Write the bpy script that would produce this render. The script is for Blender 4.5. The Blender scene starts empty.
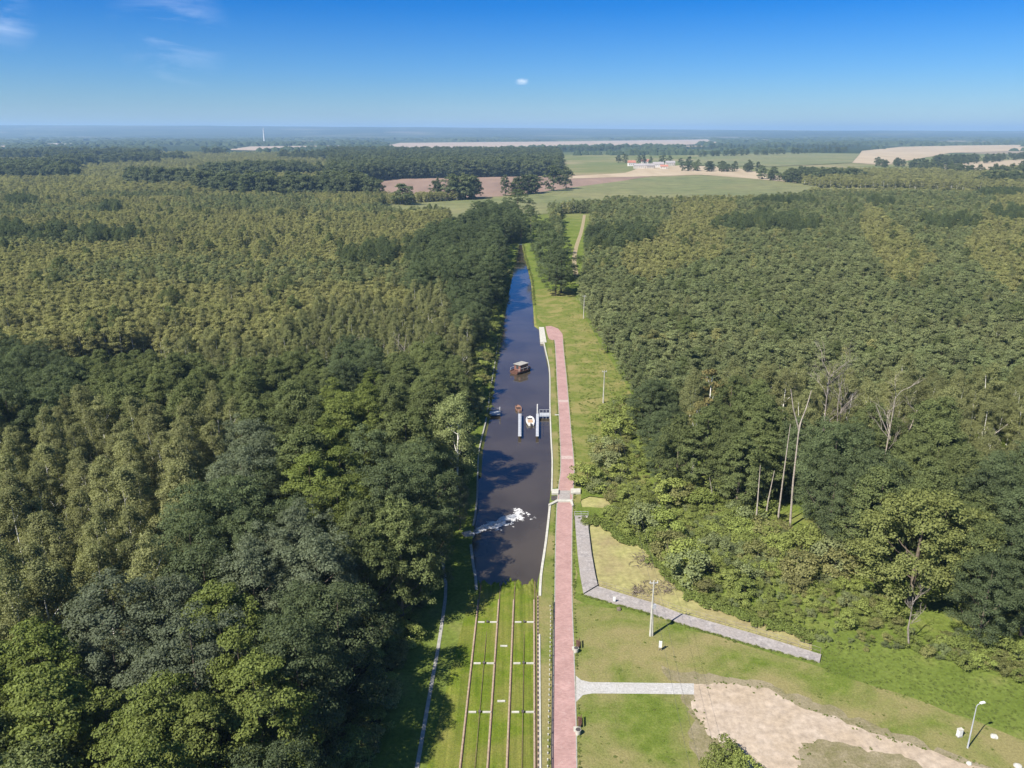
import bpy, bmesh, math, random
import numpy as np
from mathutils import Vector, Matrix, noise
from mathutils.geometry import delaunay_2d_cdt

# ------------------------------------------------------------------ camera, sky, sun, exposure
S = bpy.context.scene
COL = S.collection
CAMH, PITCH, FPX = 73.0, math.radians(17.8), 788.0
cam_d = bpy.data.cameras.new('camera'); cam = bpy.data.objects.new('camera', cam_d); COL.objects.link(cam)
cam.location = (0, 0, CAMH); cam.rotation_euler = (math.radians(90) - PITCH, 0, 0)
cam_d.sensor_width = 36; cam_d.lens = 36 * FPX / 1024; cam_d.clip_start = 0.5; cam_d.clip_end = 90000
S.camera = cam
SUN_EL = math.radians(47); SUN_AZ = math.radians(228)      # compass bearing of the sun, clockwise from +Y
W = bpy.data.worlds.new("World"); S.world = W; W.use_nodes = True
wn, wl = W.node_tree.nodes, W.node_tree.links
wn.clear()
sky = wn.new('ShaderNodeTexSky'); sky.sky_type = 'NISHITA'; sky.sun_disc = False
sky.sun_elevation = SUN_EL; sky.sun_rotation = SUN_AZ
sky.altitude = 100; sky.air_density = 1.15; sky.dust_density = 0.15; sky.ozone_density = 4.5
bg = wn.new('ShaderNodeBackground'); bg.inputs['Strength'].default_value = 0.066
wo = wn.new('ShaderNodeOutputWorld')
# thin wisps of cirrus, laid out by direction in the sky
tc = wn.new('ShaderNodeTexCoord')
mp = wn.new('ShaderNodeMapping'); mp.inputs['Rotation'].default_value = (0, 0, 0.25); mp.inputs['Scale'].default_value = (5, 2.0, 26)
nz = wn.new('ShaderNodeTexNoise'); nz.inputs['Scale'].default_value = 1.6; nz.inputs['Detail'].default_value = 7; nz.inputs['Roughness'].default_value = 0.62; nz.inputs['Distortion'].default_value = 0.6
rmp = wn.new('ShaderNodeMapRange'); rmp.inputs['From Min'].default_value = 0.44; rmp.inputs['From Max'].default_value = 0.8; rmp.inputs['To Max'].default_value = 0.42
def cirrus_patch(d, r0, r1):
    v = wn.new('ShaderNodeVectorMath'); v.operation = 'DISTANCE'; v.inputs[1].default_value = Vector(d).normalized()
    wl.new(tc.outputs['Generated'], v.inputs[0])
    m = wn.new('ShaderNodeMapRange'); m.inputs['From Min'].default_value = r1; m.inputs['From Max'].default_value = r0
    wl.new(v.outputs['Value'], m.inputs['Value']); return m
def ray(px, py):
    c, s = math.cos(PITCH), math.sin(PITCH)
    x = (px - 512) / FPX; y = (384 - py) / FPX
    return Vector((x, c + y * s, -s + y * c))
pa = cirrus_patch(ray(170, 30), 0.0, 0.065); pb = cirrus_patch(ray(0, 18), 0.0, 0.035)
ad = wn.new('ShaderNodeMath'); ad.operation = 'ADD'; wl.new(pa.outputs[0], ad.inputs[0]); wl.new(pb.outputs[0], ad.inputs[1])
ml = wn.new('ShaderNodeMath'); ml.operation = 'MULTIPLY'; wl.new(rmp.outputs[0], ml.inputs[0]); wl.new(ad.outputs[0], ml.inputs[1])
wl.new(tc.outputs['Generated'], mp.inputs['Vector']); wl.new(mp.outputs[0], nz.inputs['Vector']); wl.new(nz.outputs['Fac'], rmp.inputs['Value'])
sxyz = wn.new('ShaderNodeSeparateXYZ'); wl.new(tc.outputs['Generated'], sxyz.inputs[0])
tint = wn.new('ShaderNodeValToRGB'); te = tint.color_ramp.elements; te[0].position = 0.0; te[0].color = (.42, .58, .80, 1); te[1].position = .8; te[1].color = (.7, .88, 1.0, 1)
for p_, c_ in ((.065, (.20, .45, .84, 1)), (.137, (.008, .31, .78, 1)), (.38, (.03, .32, .8, 1))):
    te_ = tint.color_ramp.elements.new(p_); te_.color = c_
wl.new(sxyz.outputs['Z'], tint.inputs[0])
grade = wn.new('ShaderNodeMixRGB'); grade.blend_type = 'MULTIPLY'; grade.inputs['Fac'].default_value = 1; wl.new(sky.outputs[0], grade.inputs['Color1']); wl.new(tint.outputs[0], grade.inputs['Color2'])
mxw = wn.new('ShaderNodeMixRGB'); mxw.inputs['Color2'].default_value = (9, 9.6, 10.5, 1)
wl.new(ml.outputs[0], mxw.inputs['Fac']); wl.new(grade.outputs[0], mxw.inputs['Color1'])
# the one small cloud above the middle of the horizon
pc = cirrus_patch(ray(522, 81.5), 0.0, 0.0125)
mpc = wn.new('ShaderNodeMapping'); mpc.inputs['Scale'].default_value = (1, 1, 2.0); wl.new(tc.outputs['Generated'], mpc.inputs['Vector'])
nc = wn.new('ShaderNodeTexNoise'); nc.inputs['Scale'].default_value = 210; nc.inputs['Detail'].default_value = 5; nc.inputs['Roughness'].default_value = .6; wl.new(mpc.outputs[0], nc.inputs['Vector'])
vz = wn.new('ShaderNodeMath'); vz.operation = 'SUBTRACT'; vz.inputs[1].default_value = ray(522, 81.5).normalized().z; wl.new(sxyz.outputs['Z'], vz.inputs[0])
va = wn.new('ShaderNodeMath'); va.operation = 'ABSOLUTE'; wl.new(vz.outputs[0], va.inputs[0])
vm = wn.new('ShaderNodeMapRange'); vm.inputs['From Min'].default_value = .0065; vm.inputs['From Max'].default_value = 0; wl.new(va.outputs[0], vm.inputs['Value'])
cm = wn.new('ShaderNodeMath'); cm.operation = 'MULTIPLY'; wl.new(pc.outputs[0], cm.inputs[0]); wl.new(vm.outputs[0], cm.inputs[1])
cn = wn.new('ShaderNodeMath'); cn.operation = 'MULTIPLY'; wl.new(cm.outputs[0], cn.inputs[0]); wl.new(nc.outputs['Fac'], cn.inputs[1])
cr0 = wn.new('ShaderNodeMapRange'); cr0.inputs['From Min'].default_value = .13; cr0.inputs['From Max'].default_value = .4; cr0.inputs['To Max'].default_value = .55; wl.new(cn.outputs[0], cr0.inputs['Value'])
mxc = wn.new('ShaderNodeMixRGB'); mxc.inputs['Color2'].default_value = (8.5, 8.8, 9.6, 1); wl.new(cr0.outputs[0], mxc.inputs['Fac']); wl.new(mxw.outputs[0], mxc.inputs['Color1'])
wl.new(mxc.outputs[0], bg.inputs['Color']); wl.new(bg.outputs[0], wo.inputs['Surface'])
sun_d = bpy.data.lights.new('sun', 'SUN'); sun = bpy.data.objects.new('sun', sun_d); COL.objects.link(sun)
sun_d.energy = 5.0; sun_d.angle = math.radians(0.55); sun_d.color = (1.0, 0.94, 0.84)
sdir = Vector((math.sin(SUN_AZ) * math.cos(SUN_EL), math.cos(SUN_AZ) * math.cos(SUN_EL), math.sin(SUN_EL)))
sun.rotation_euler = sdir.to_track_quat('Z', 'Y').to_euler(); sun.location = (-100, -80, 160)
S.view_settings.view_transform = 'Standard'; S.view_settings.look = 'None'; S.view_settings.gamma = 1
S.view_settings.exposure = 1.16; S.view_settings.use_curve_mapping = False
S.cycles.max_bounces = 6; S.cycles.diffuse_bounces = 3; S.cycles.glossy_bounces = 3; S.cycles.transmission_bounces = 3
S.cycles.transparent_max_bounces = 6; S.cycles.volume_bounces = 1
S.cycles.sample_clamp_indirect = 4
S.cycles.use_denoising = True

# ------------------------------------------------------------------ helpers
def G(px, py, z=0.0):
    d = ray(px, py); t = (z - CAMH) / d.z
    return Vector((d.x * t, d.y * t, z))
def HT(Y, py):                      # height at distance Y that is seen on picture row py
    d = ray(512, py); return CAMH + d.z / d.y * Y
def proj(X, Y, Z):
    c, s = math.cos(PITCH), math.sin(PITCH)
    dz = Z - CAMH; depth = Y * c - dz * s; up = Y * s + dz * c
    return 512 + FPX * X / depth, 384 - FPX * up / depth, depth
def link(name, me, mat=None, parent=None):
    o = bpy.data.objects.new(name, me); COL.objects.link(o)
    if mat is not None and me is not None:
        for m in (mat if isinstance(mat, (list, tuple)) else [mat]):
            me.materials.append(m)
    if parent is not None: o.parent = parent
    return o
def tag(o, label=None, cat=None, group=None, kind=None):
    if label: o['label'] = label
    if cat: o['category'] = cat
    if group: o['group'] = group
    if kind: o['kind'] = kind
    return o
def empty(name, loc, rz=0, label=None, cat=None, group=None):
    o = bpy.data.objects.new(name, None); COL.objects.link(o); o.location = loc; o.rotation_euler = (0, 0, rz)
    o.empty_display_size = 0.5
    return tag(o, label, cat, group)
def np_mesh(name, V, F, smooth=False):
    me = bpy.data.meshes.new(name)
    V = np.asarray(V, np.float32); F = np.asarray(F, np.int32); n = F.shape[1]
    me.vertices.add(len(V)); me.vertices.foreach_set('co', V.ravel())
    me.loops.add(F.size); me.loops.foreach_set('vertex_index', F.ravel())
    me.polygons.add(len(F)); me.polygons.foreach_set('loop_start', np.arange(0, F.size, n, dtype=np.int32))
    me.update(calc_edges=True)
    if smooth: me.polygons.foreach_set('use_smooth', [True] * len(F))
    return me
class MB:
    """collects boxes, tubes and prisms for ONE mesh"""
    def __init__(s): s.v = []; s.f = []
    def box(s, c, d, rz=0, taper=1.0, tilt=0):
        n = len(s.v); cx, cy, cz = c; a, b, h = d[0] / 2, d[1] / 2, d[2] / 2
        co, si = math.cos(rz), math.sin(rz)
        for zz, k in ((-h, 1), (h, taper)):
            for x, y in ((-a, -b), (a, -b), (a, b), (-a, b)):
                x *= k; y *= k
                s.v.append((cx + x * co - y * si, cy + x * si + y * co, cz + zz + tilt * y))
        for q in ((3, 2, 1, 0), (4, 5, 6, 7), (0, 1, 5, 4), (1, 2, 6, 5), (2, 3, 7, 6), (3, 0, 4, 7)):
            s.f.append([n + i for i in q])
        return s
    def tube(s, pts, rad, seg=6, cap=True):
        if not isinstance(rad, (list, tuple)): rad = [rad] * len(pts)
        P = [Vector(p) for p in pts]; n0 = len(s.v)
        for i, p in enumerate(P):
            t = (P[min(i + 1, len(P) - 1)] - P[max(i - 1, 0)]).normalized()
            u = t.cross(Vector((0, 0, 1)) if abs(t.z) < .9 else Vector((1, 0, 0))).normalized(); w = t.cross(u)
            for k in range(seg):
                a = 2 * math.pi * k / seg
                s.v.append(tuple(p + (u * math.cos(a) + w * math.sin(a)) * rad[i]))
        for i in range(len(P) - 1):
            for k in range(seg):
                a, b = n0 + i * seg + k, n0 + i * seg + (k + 1) % seg
                s.f.append([a, b, b + seg, a + seg])
        if cap:
            s.f.append([n0 + k for k in range(seg)][::-1]); s.f.append([n0 + (len(P) - 1) * seg + k for k in range(seg)])
        return s
    def prism(s, poly, z0, z1):
        n = len(s.v); m = len(poly)
        for z in (z0, z1):
            for p in poly: s.v.append((p[0], p[1], z))
        s.f.append([n + i for i in range(m)][::-1]); s.f.append([n + m + i for i in range(m)])
        for i in range(m):
            j = (i + 1) % m; s.f.append([n + i, n + j, n + m + j, n + m + i])
        return s
    def build(s, name, mat, parent=None, smooth=False, bevel=0):
        me = bpy.data.meshes.new(name); me.from_pydata(s.v, [], s.f); me.update()
        bm = bmesh.new(); bm.from_mesh(me); bmesh.ops.recalc_face_normals(bm, faces=bm.faces)
        if bevel: bmesh.ops.bevel(bm, geom=[e for e in bm.edges if e.calc_face_angle(0) > .6], offset=bevel, segments=1, affect='EDGES')
        bm.to_mesh(me); bm.free()
        if smooth:
            for p in me.polygons: p.use_smooth = True
        return link(name, me, mat, parent)
def copy_tree(o, parent=None):
    c = o.copy(); COL.objects.link(c)
    if parent is not None: c.parent = parent
    for ch in o.children: copy_tree(ch, c)
    return c

# ------------------------------------------------------------------ materials
def mat_new(name):
    m = bpy.data.materials.new(name); m.use_nodes = True; nt = m.node_tree; nt.nodes.clear()
    out = nt.nodes.new('ShaderNodeOutputMaterial'); return m, nt, nt.nodes, nt.links, out
def ramp(nt, stops):
    r = nt.nodes.new('ShaderNodeValToRGB'); e = r.color_ramp.elements
    while len(e) < len(stops): e.new(0.5)
    for el, (p, c) in zip(e, stops): el.position = p; el.color = (*c, 1)
    return r
def noise_n(nt, vec, scale, detail=6, rough=.6, dist=0):
    n = nt.nodes.new('ShaderNodeTexNoise'); n.inputs['Scale'].default_value = scale; n.inputs['Detail'].default_value = detail
    n.inputs['Roughness'].default_value = rough; n.inputs['Distortion'].default_value = dist
    if vec is not None: nt.links.new(vec, n.inputs['Vector'])
    return n
def mixc(nt, fac, a, b, mode='MIX'):
    m = nt.nodes.new('ShaderNodeMixRGB'); m.blend_type = mode
    for k, v in (('Fac', fac), ('Color1', a), ('Color2', b)):
        if hasattr(v, 'is_linked') or hasattr(v, 'links'): nt.links.new(v, m.inputs[k])
        elif k == 'Fac': m.inputs[k].default_value = v
        else: m.inputs[k].default_value = (*v, 1)
    return m.outputs[0]
def surf(name, c1, c2, scale=1.0, rough=.85, bump=.3, spec=.2, metal=0, big=None, stretch=None, bdist=.05, lo=.35, hi=.65):
    """a worn surface: two tones mixed by noise at two scales, with bump"""
    m, nt, N, L, out = mat_new(name)
    geo = N.new('ShaderNodeNewGeometry'); vec = geo.outputs['Position']
    if stretch:
        mp = N.new('ShaderNodeMapping'); mp.inputs['Scale'].default_value = stretch; L.new(vec, mp.inputs['Vector']); vec = mp.outputs[0]
    n1 = noise_n(nt, vec, scale, 8, .65); r = ramp(nt, [(lo, c1), (hi, c2)]); L.new(n1.outputs['Fac'], r.inputs[0]); col = r.outputs[0]
    if big:
        n2 = noise_n(nt, geo.outputs['Position'], big[0], 4, .55); r2 = ramp(nt, [(.42, (0, 0, 0)), (.62, (1, 1, 1))]); L.new(n2.outputs['Fac'], r2.inputs[0])
        col = mixc(nt, r2.outputs[0], col, big[1])
        n3 = noise_n(nt, vec, scale * 2.3, 5, .7); r3 = ramp(nt, [(.3, (.72, .72, .72)), (.7, (1.22, 1.22, 1.22))]); L.new(n3.outputs['Fac'], r3.inputs[0])
        col = mixc(nt, 1.0, col, r3.outputs[0], 'MULTIPLY')
    b = N.new('ShaderNodeBsdfPrincipled'); L.new(col, b.inputs['Base Color']); b.inputs['Roughness'].default_value = rough
    b.inputs['Specular IOR Level'].default_value = spec; b.inputs['Metallic'].default_value = metal
    if bump:
        bp = N.new('ShaderNodeBump'); bp.inputs['Strength'].default_value = bump; bp.inputs['Distance'].default_value = bdist
        L.new(n1.outputs['Fac'], bp.inputs['Height']); L.new(bp.outputs[0], b.inputs['Normal'])
    L.new(b.outputs[0], out.inputs['Surface']); return m
def leaf_mat(name, c, hue_c, var=.35, trans=.36, island=.28):
    """c and hue_c: two ends of the kind's leaf colour, chosen per tree"""
    m, nt, N, L, out = mat_new(name)
    oi = N.new('ShaderNodeObjectInfo'); geo = N.new('ShaderNodeNewGeometry')
    ns = noise_n(nt, oi.outputs['Location'], .018, 3, .6); n5 = N.new('ShaderNodeMapRange'); n5.inputs['From Min'].default_value = .35; n5.inputs['From Max'].default_value = .65; L.new(ns.outputs['Fac'], n5.inputs['Value'])
    av = N.new('ShaderNodeMixRGB'); av.inputs['Fac'].default_value = .55; L.new(oi.outputs['Random'], av.inputs['Color1']); L.new(n5.outputs[0], av.inputs['Color2'])
    col = mixc(nt, av.outputs[0], c, hue_c)
    mr = N.new('ShaderNodeMapRange'); mr.inputs['To Min'].default_value = 1 - island; mr.inputs['To Max'].default_value = 1 + island
    L.new(geo.outputs['Random Per Island'], mr.inputs['Value'])
    mm = N.new('ShaderNodeMath'); mm.operation = 'MULTIPLY'; mm.inputs[1].default_value = 7.31; L.new(oi.outputs['Random'], mm.inputs[0])
    fr = N.new('ShaderNodeMath'); fr.operation = 'FRACT'; L.new(mm.outputs[0], fr.inputs[0])
    m2 = N.new('ShaderNodeMapRange'); m2.inputs['To Min'].default_value = 1 - var; m2.inputs['To Max'].default_value = 1 + var; L.new(fr.outputs[0], m2.inputs['Value'])
    k = N.new('ShaderNodeMath'); k.operation = 'MULTIPLY'; L.new(mr.outputs[0], k.inputs[0]); L.new(m2.outputs[0], k.inputs[1])
    hs = N.new('ShaderNodeHueSaturation'); L.new(col, hs.inputs['Color']); L.new(k.outputs[0], hs.inputs['Value'])
    d = N.new('ShaderNodeBsdfDiffuse'); t = N.new('ShaderNodeBsdfTranslucent'); g = N.new('ShaderNodeBsdfGlossy'); g.inputs['Roughness'].default_value = .75
    L.new(hs.outputs[0], d.inputs['Color'])
    tcn = mixc(nt, 1.0, hs.outputs[0], (1.25, 1.25, .6), 'MULTIPLY'); L.new(tcn, t.inputs['Color'])
    ms = N.new('ShaderNodeMixShader'); ms.inputs[0].default_value = trans; L.new(d.outputs[0], ms.inputs[1]); L.new(t.outputs[0], ms.inputs[2])
    m3 = N.new('ShaderNodeMixShader'); m3.inputs[0].default_value = .015; L.new(ms.outputs[0], m3.inputs[1]); L.new(g.outputs[0], m3.inputs[2])
    L.new(m3.outputs[0], out.inputs['Surface']); return m

M = {}
M['bark'] = surf('bark', (.07, .055, .04), (.16, .13, .1), 3)
M['birch_bark'] = surf('birch_bark', (.5, .48, .43), (.72, .7, .64), 2.2, lo=.4, hi=.5)
M['dead_wood'] = surf('dead_wood', (.22, .185, .15), (.36, .32, .27), 2.5)
M['grey_wood'] = surf('grey_wood', (.15, .125, .105), (.25, .22, .19), 2.5)
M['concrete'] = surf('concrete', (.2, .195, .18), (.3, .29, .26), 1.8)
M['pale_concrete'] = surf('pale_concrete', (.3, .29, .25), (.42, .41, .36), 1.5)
M['stone'] = surf('stone', (.18, .165, .16), (.31, .285, .27), 1.2, bump=.6, big=(.35, (.25, .225, .21)))
M['white_paint'] = surf('white_paint', (.5, .5, .48), (.62, .62, .6), 2, rough=.5, bump=0)
M['rust'] = surf('rust', (.1, .06, .045), (.19, .125, .095), 3)
M['steel'] = surf('steel', (.25, .265, .29), (.38, .39, .41), 2, rough=.5, bump=.1)
M['dark_steel'] = surf('dark_steel', (.04, .035, .035), (.08, .07, .065), 2, rough=.6)
M['brown_wood'] = surf('brown_wood', (.06, .03, .024), (.11, .055, .04), 4)
M['dark_water_wood'] = surf('dark_hull', (.02, .025, .025), (.05, .045, .04), 2)
M['wire'] = surf('wire', (.05, .05, .05), (.08, .08, .08), 1, bump=0)
M['plaster'] = surf('plaster', (.38, .34, .3), (.48, .44, .39), .5)
M['white_wall'] = surf('white_wall', (.5, .48, .45), (.6, .58, .55), .5)
M['red_roof'] = surf('red_roof', (.26, .1, .07), (.36, .17, .12), .8)
M['grey_roof'] = surf('grey_roof', (.2, .18, .18), (.3, .28, .27), .8)
M['glass'] = surf('window_glass', (.03, .035, .045), (.05, .055, .06), 1, rough=.15, bump=0, spec=.6)
M['cloud'] = surf('cloud', (.75, .75, .76), (.8, .8, .8), .002, rough=1, bump=0, spec=0)

# ------------------------------------------------------------------ layout of the canal, in metres on the ground (read off picture rows)
def L2(seq, z=0.0): return [G(x, y, z) for x, y in seq]
WATER_L = [(478.6, 600), (478, 584), (474.5, 565), (472, 543), (475, 520), (477.6, 500), (478.3, 475), (480, 449), (487, 418), (491, 390), (496.5, 356), (499, 338), (503.5, 315), (508, 290), (512, 272), (515, 262), (517, 252), (518, 244)]
WATER_R = [(537.6, 600), (537, 584), (541, 568), (545, 540), (549, 507), (551, 490), (551.5, 460), (550.4, 437), (549.4, 405), (549, 371), (545, 350), (540.5, 328), (536, 325), (534.5, 305), (532.5, 282), (529, 268), (526, 258), (523, 244)]
POND = [(584, 520), (589, 521), (600, 521), (612, 526), (623, 540), (647, 543), (657, 560), (680, 584), (697, 598), (730, 611), (752, 619), (792, 630), (812, 637), (812, 655), (751, 638), (680, 618.5), (652, 607.5), (597, 591), (588, 560)]
POND2 = [(580, 500), (590, 496), (606, 498), (611, 504), (603, 508), (590, 507), (582, 507)]
WZ = -0.55
wl_, wr_ = L2(WATER_L), L2(WATER_R)
canal_poly = wl_ + wr_[::-1]
pond_poly, pond2_poly = L2(POND), L2(POND2)
def interp_edge(pts, Y):
    ys = [p.y for p in pts]; xs = [p.x for p in pts]
    return float(np.interp(Y, ys, xs))

def inside(poly, x, y):
    c = False; n = len(poly)
    for i in range(n):
        x1, y1 = poly[i][:2]; x2, y2 = poly[(i + 1) % n][:2]
        if (y1 > y) != (y2 > y) and x < (x2 - x1) * (y - y1) / (y2 - y1) + x1: c = not c
    return c
def holed_sheet(name, outer, holes, z, mat, extra=()):
    vs = []; fs = []
    for poly in [outer] + holes:
        fs.append(list(range(len(vs), len(vs) + len(poly)))); vs += [Vector((p[0], p[1])) for p in poly]
    vs += [Vector(q) for q in extra]
    v2, e2, f2, ov, oe, of = delaunay_2d_cdt(vs, [], fs, 0, 1e-4)
    keep = []
    for f, o in zip(f2, of):
        cx = sum(v2[i].x for i in f) / len(f); cy = sum(v2[i].y for i in f) / len(f)
        if not any(inside(h, cx, cy) for h in holes): keep.append(f)
    me = bpy.data.meshes.new(name); me.from_pydata([(p.x, p.y, z) for p in v2], [], [list(f) for f in keep]); me.update()
    bm = bmesh.new(); bm.from_mesh(me); bmesh.ops.delete(bm, geom=[v for v in bm.verts if not v.link_faces], context='VERTS')
    for f in bm.faces:
        if f.normal.z < 0: f.normal_flip()
    bm.to_mesh(me); bm.free(); return link(name, me, mat)
def sheet(name, poly, z, mat, parent=None):
    me = bpy.data.meshes.new(name)
    v2, e2, f2, a, b, c = delaunay_2d_cdt([Vector((p[0], p[1])) for p in poly], [], [list(range(len(poly)))], 1, 1e-4)
    me.from_pydata([(p.x, p.y, z) for p in v2], [], [list(f) for f in f2]); me.update()
    bm = bmesh.new(); bm.from_mesh(me)
    for f in bm.faces:
        if f.normal.z < 0: f.normal_flip()
    bm.to_mesh(me); bm.free(); return link(name, me, mat, parent)
def ragged(poly, amp, step, seed=0):
    """the same outline with a natural, uneven edge"""
    out = []; n = len(poly)
    for i in range(n):
        a, b = Vector(poly[i][:2]), Vector(poly[(i + 1) % n][:2]); d = (b - a).length; k = max(1, int(d / step))
        for j in range(k):
            p = a.lerp(b, j / k); q = noise.noise_vector(Vector((p.x / step / 2, p.y / step / 2, seed))) + .5 * noise.noise_vector(Vector((p.x / step, p.y / step, seed + 5)))
            out.append((p.x + q.x * amp, p.y + q.y * amp))
    return out
def ribbon(name, left, right, z, mat, parent=None, thick=0):
    """a strip between two edges given as equally long lists of points"""
    V = []; F = []
    for a, b in zip(left, right): V += [(a[0], a[1], z), (b[0], b[1], z)]
    for i in range(len(left) - 1): F.append((2 * i, 2 * i + 1, 2 * i + 3, 2 * i + 2))
    if thick:
        n = len(V); V += [(x, y, zz - thick) for x, y, zz in V]
        m = len(left)
        for i in range(m - 1):
            F.append((2 * i, 2 * i + 2, n + 2 * i + 2, n + 2 * i)); F.append((2 * i + 1, n + 2 * i + 1, n + 2 * i + 3, 2 * i + 3))
        F.append((0, n, n + 1, 1)); F.append((2 * m - 2, 2 * m - 1, n + 2 * m - 1, n + 2 * m - 2))
    me = bpy.data.meshes.new(name); me.from_pydata(V, [], F); me.update()
    bm = bmesh.new(); bm.from_mesh(me); bmesh.ops.recalc_face_normals(bm, faces=bm.faces)
    if not thick:
        for f in bm.faces:
            if f.normal.z < 0: f.normal_flip()
    bm.to_mesh(me); bm.free(); return link(name, me, mat, parent)
def offset_line(pts, w):
    """points moved w metres to the right of the line's direction"""
    out = []
    for i, p in enumerate(pts):
        t = (Vector(pts[min(i + 1, len(pts) - 1)][:2]) - Vector(pts[max(i - 1, 0)][:2])).normalized()
        out.append(Vector((p[0] + t.y * w, p[1] - t.x * w, 0)))
    return out
def smooth_line(pts, step=2.0):
    P = [Vector(p[:2]) for p in pts]; out = []
    for i in range(len(P) - 1):
        p0, p1, p2, p3 = P[max(i - 1, 0)], P[i], P[i + 1], P[min(i + 2, len(P) - 1)]
        k = max(1, int((p2 - p1).length / step))
        for j in range(k):
            t = j / k
            q = .5 * ((2 * p1) + (p2 - p0) * t + (2 * p0 - 5 * p1 + 4 * p2 - p3) * t * t + (3 * p1 - p0 - 3 * p2 + p3) * t ** 3)
            out.append(Vector((q.x, q.y, 0)))
    out.append(Vector((P[-1].x, P[-1].y, 0))); return out

# ------------------------------------------------------------------ ground
def ground_material():
    m, nt, N, L, out = mat_new('open_country')
    geo = N.new('ShaderNodeNewGeometry'); pos = geo.outputs['Position']
    n1 = noise_n(nt, pos, .09, 6, .6); r1 = ramp(nt, [(.35, (.078, .108, .02)), (.55, (.108, .138, .03)), (.7, (.155, .16, .052))]); L.new(n1.outputs['Fac'], r1.inputs[0])
    n2 = noise_n(nt, pos, 1.6, 8, .7); r2 = ramp(nt, [(.3, (.6, .6, .6)), (.7, (1.3, 1.3, 1.3))]); L.new(n2.outputs['Fac'], r2.inputs[0])
    near = mixc(nt, 1.0, r1.outputs[0], r2.outputs[0], 'MULTIPLY')
    # far country: patchwork of fields and woods
    vo = N.new('ShaderNodeTexVoronoi'); vo.inputs['Scale'].default_value = .0011; vo.distance = 'MANHATTAN'; L.new(pos, vo.inputs['Vector'])
    sep = N.new('ShaderNodeSeparateColor'); L.new(vo.outputs['Color'], sep.inputs[0])
    r3 = ramp(nt, [(0, (.03, .042, .022)), (.5, (.042, .056, .028)), (.64, (.07, .085, .04)), (.8, (.11, .105, .06)), (.9, (.2, .165, .12))])
    r3.color_ramp.interpolation = 'CONSTANT'; L.new(sep.outputs[0], r3.inputs[0])
    sp = N.new('ShaderNodeSeparateXYZ'); L.new(pos, sp.inputs[0])
    mr = N.new('ShaderNodeMapRange'); mr.inputs['From Min'].default_value = 2600; mr.inputs['From Max'].default_value = 2800; L.new(sp.outputs['Y'], mr.inputs['Value'])
    md_ = N.new('ShaderNodeMapRange'); md_.inputs['From Min'].default_value = 600; md_.inputs['From Max'].default_value = 1000; L.new(sp.outputs['Y'], md_.inputs['Value'])
    nm_ = noise_n(nt, pos, .004, 5, .6); rm_ = ramp(nt, [(.4, (.095, .115, .045)), (.52, (.13, .135, .06)), (.64, (.2, .17, .1))]); L.new(nm_.outputs['Fac'], rm_.inputs[0])
    near = mixc(nt, md_.outputs[0], near, rm_.outputs[0])
    col = mixc(nt, mr.outputs[0], near, r3.outputs[0])
    b = N.new('ShaderNodeBsdfDiffuse'); L.new(col, b.inputs['Color'])
    bp = N.new('ShaderNodeBump'); bp.inputs['Strength'].default_value = .6; bp.inputs['Distance'].default_value = .15; L.new(n2.outputs['Fac'], bp.inputs['Height']); L.new(bp.outputs[0], b.inputs['Normal'])
    L.new(b.outputs[0], out.inputs['Surface']); return m
FAR = 30000
extra_pts = []
for st_, half, y0_, y1_, hole in ((12, 150, 30, 450, None), (40, 700, -160, 1000, (150, 30, 450)), (160, 2500, -480, 3200, (700, -160, 1000)), (900, 12000, -400, 13000, (2500, -480, 3200)), (3000, 29000, 500, 29500, (12000, -400, 13000))):
    for iy in range(int((y1_ - y0_) / st_) + 1):
        for ix in range(int(2 * half / st_) + 1):
            x_ = -half + ix * st_ + (iy % 2) * .31 * st_; y_ = y0_ + iy * st_
            if hole and abs(x_) < hole[0] and hole[1] < y_ < hole[2]: continue
            extra_pts.append((x_, y_))
g = holed_sheet('ground', [(-FAR, -500), (FAR, -500), (FAR, FAR), (-FAR, FAR)], [canal_poly, pond_poly, pond2_poly], 0.0, ground_material(), extra_pts)
tag(g, kind='structure')

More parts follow.
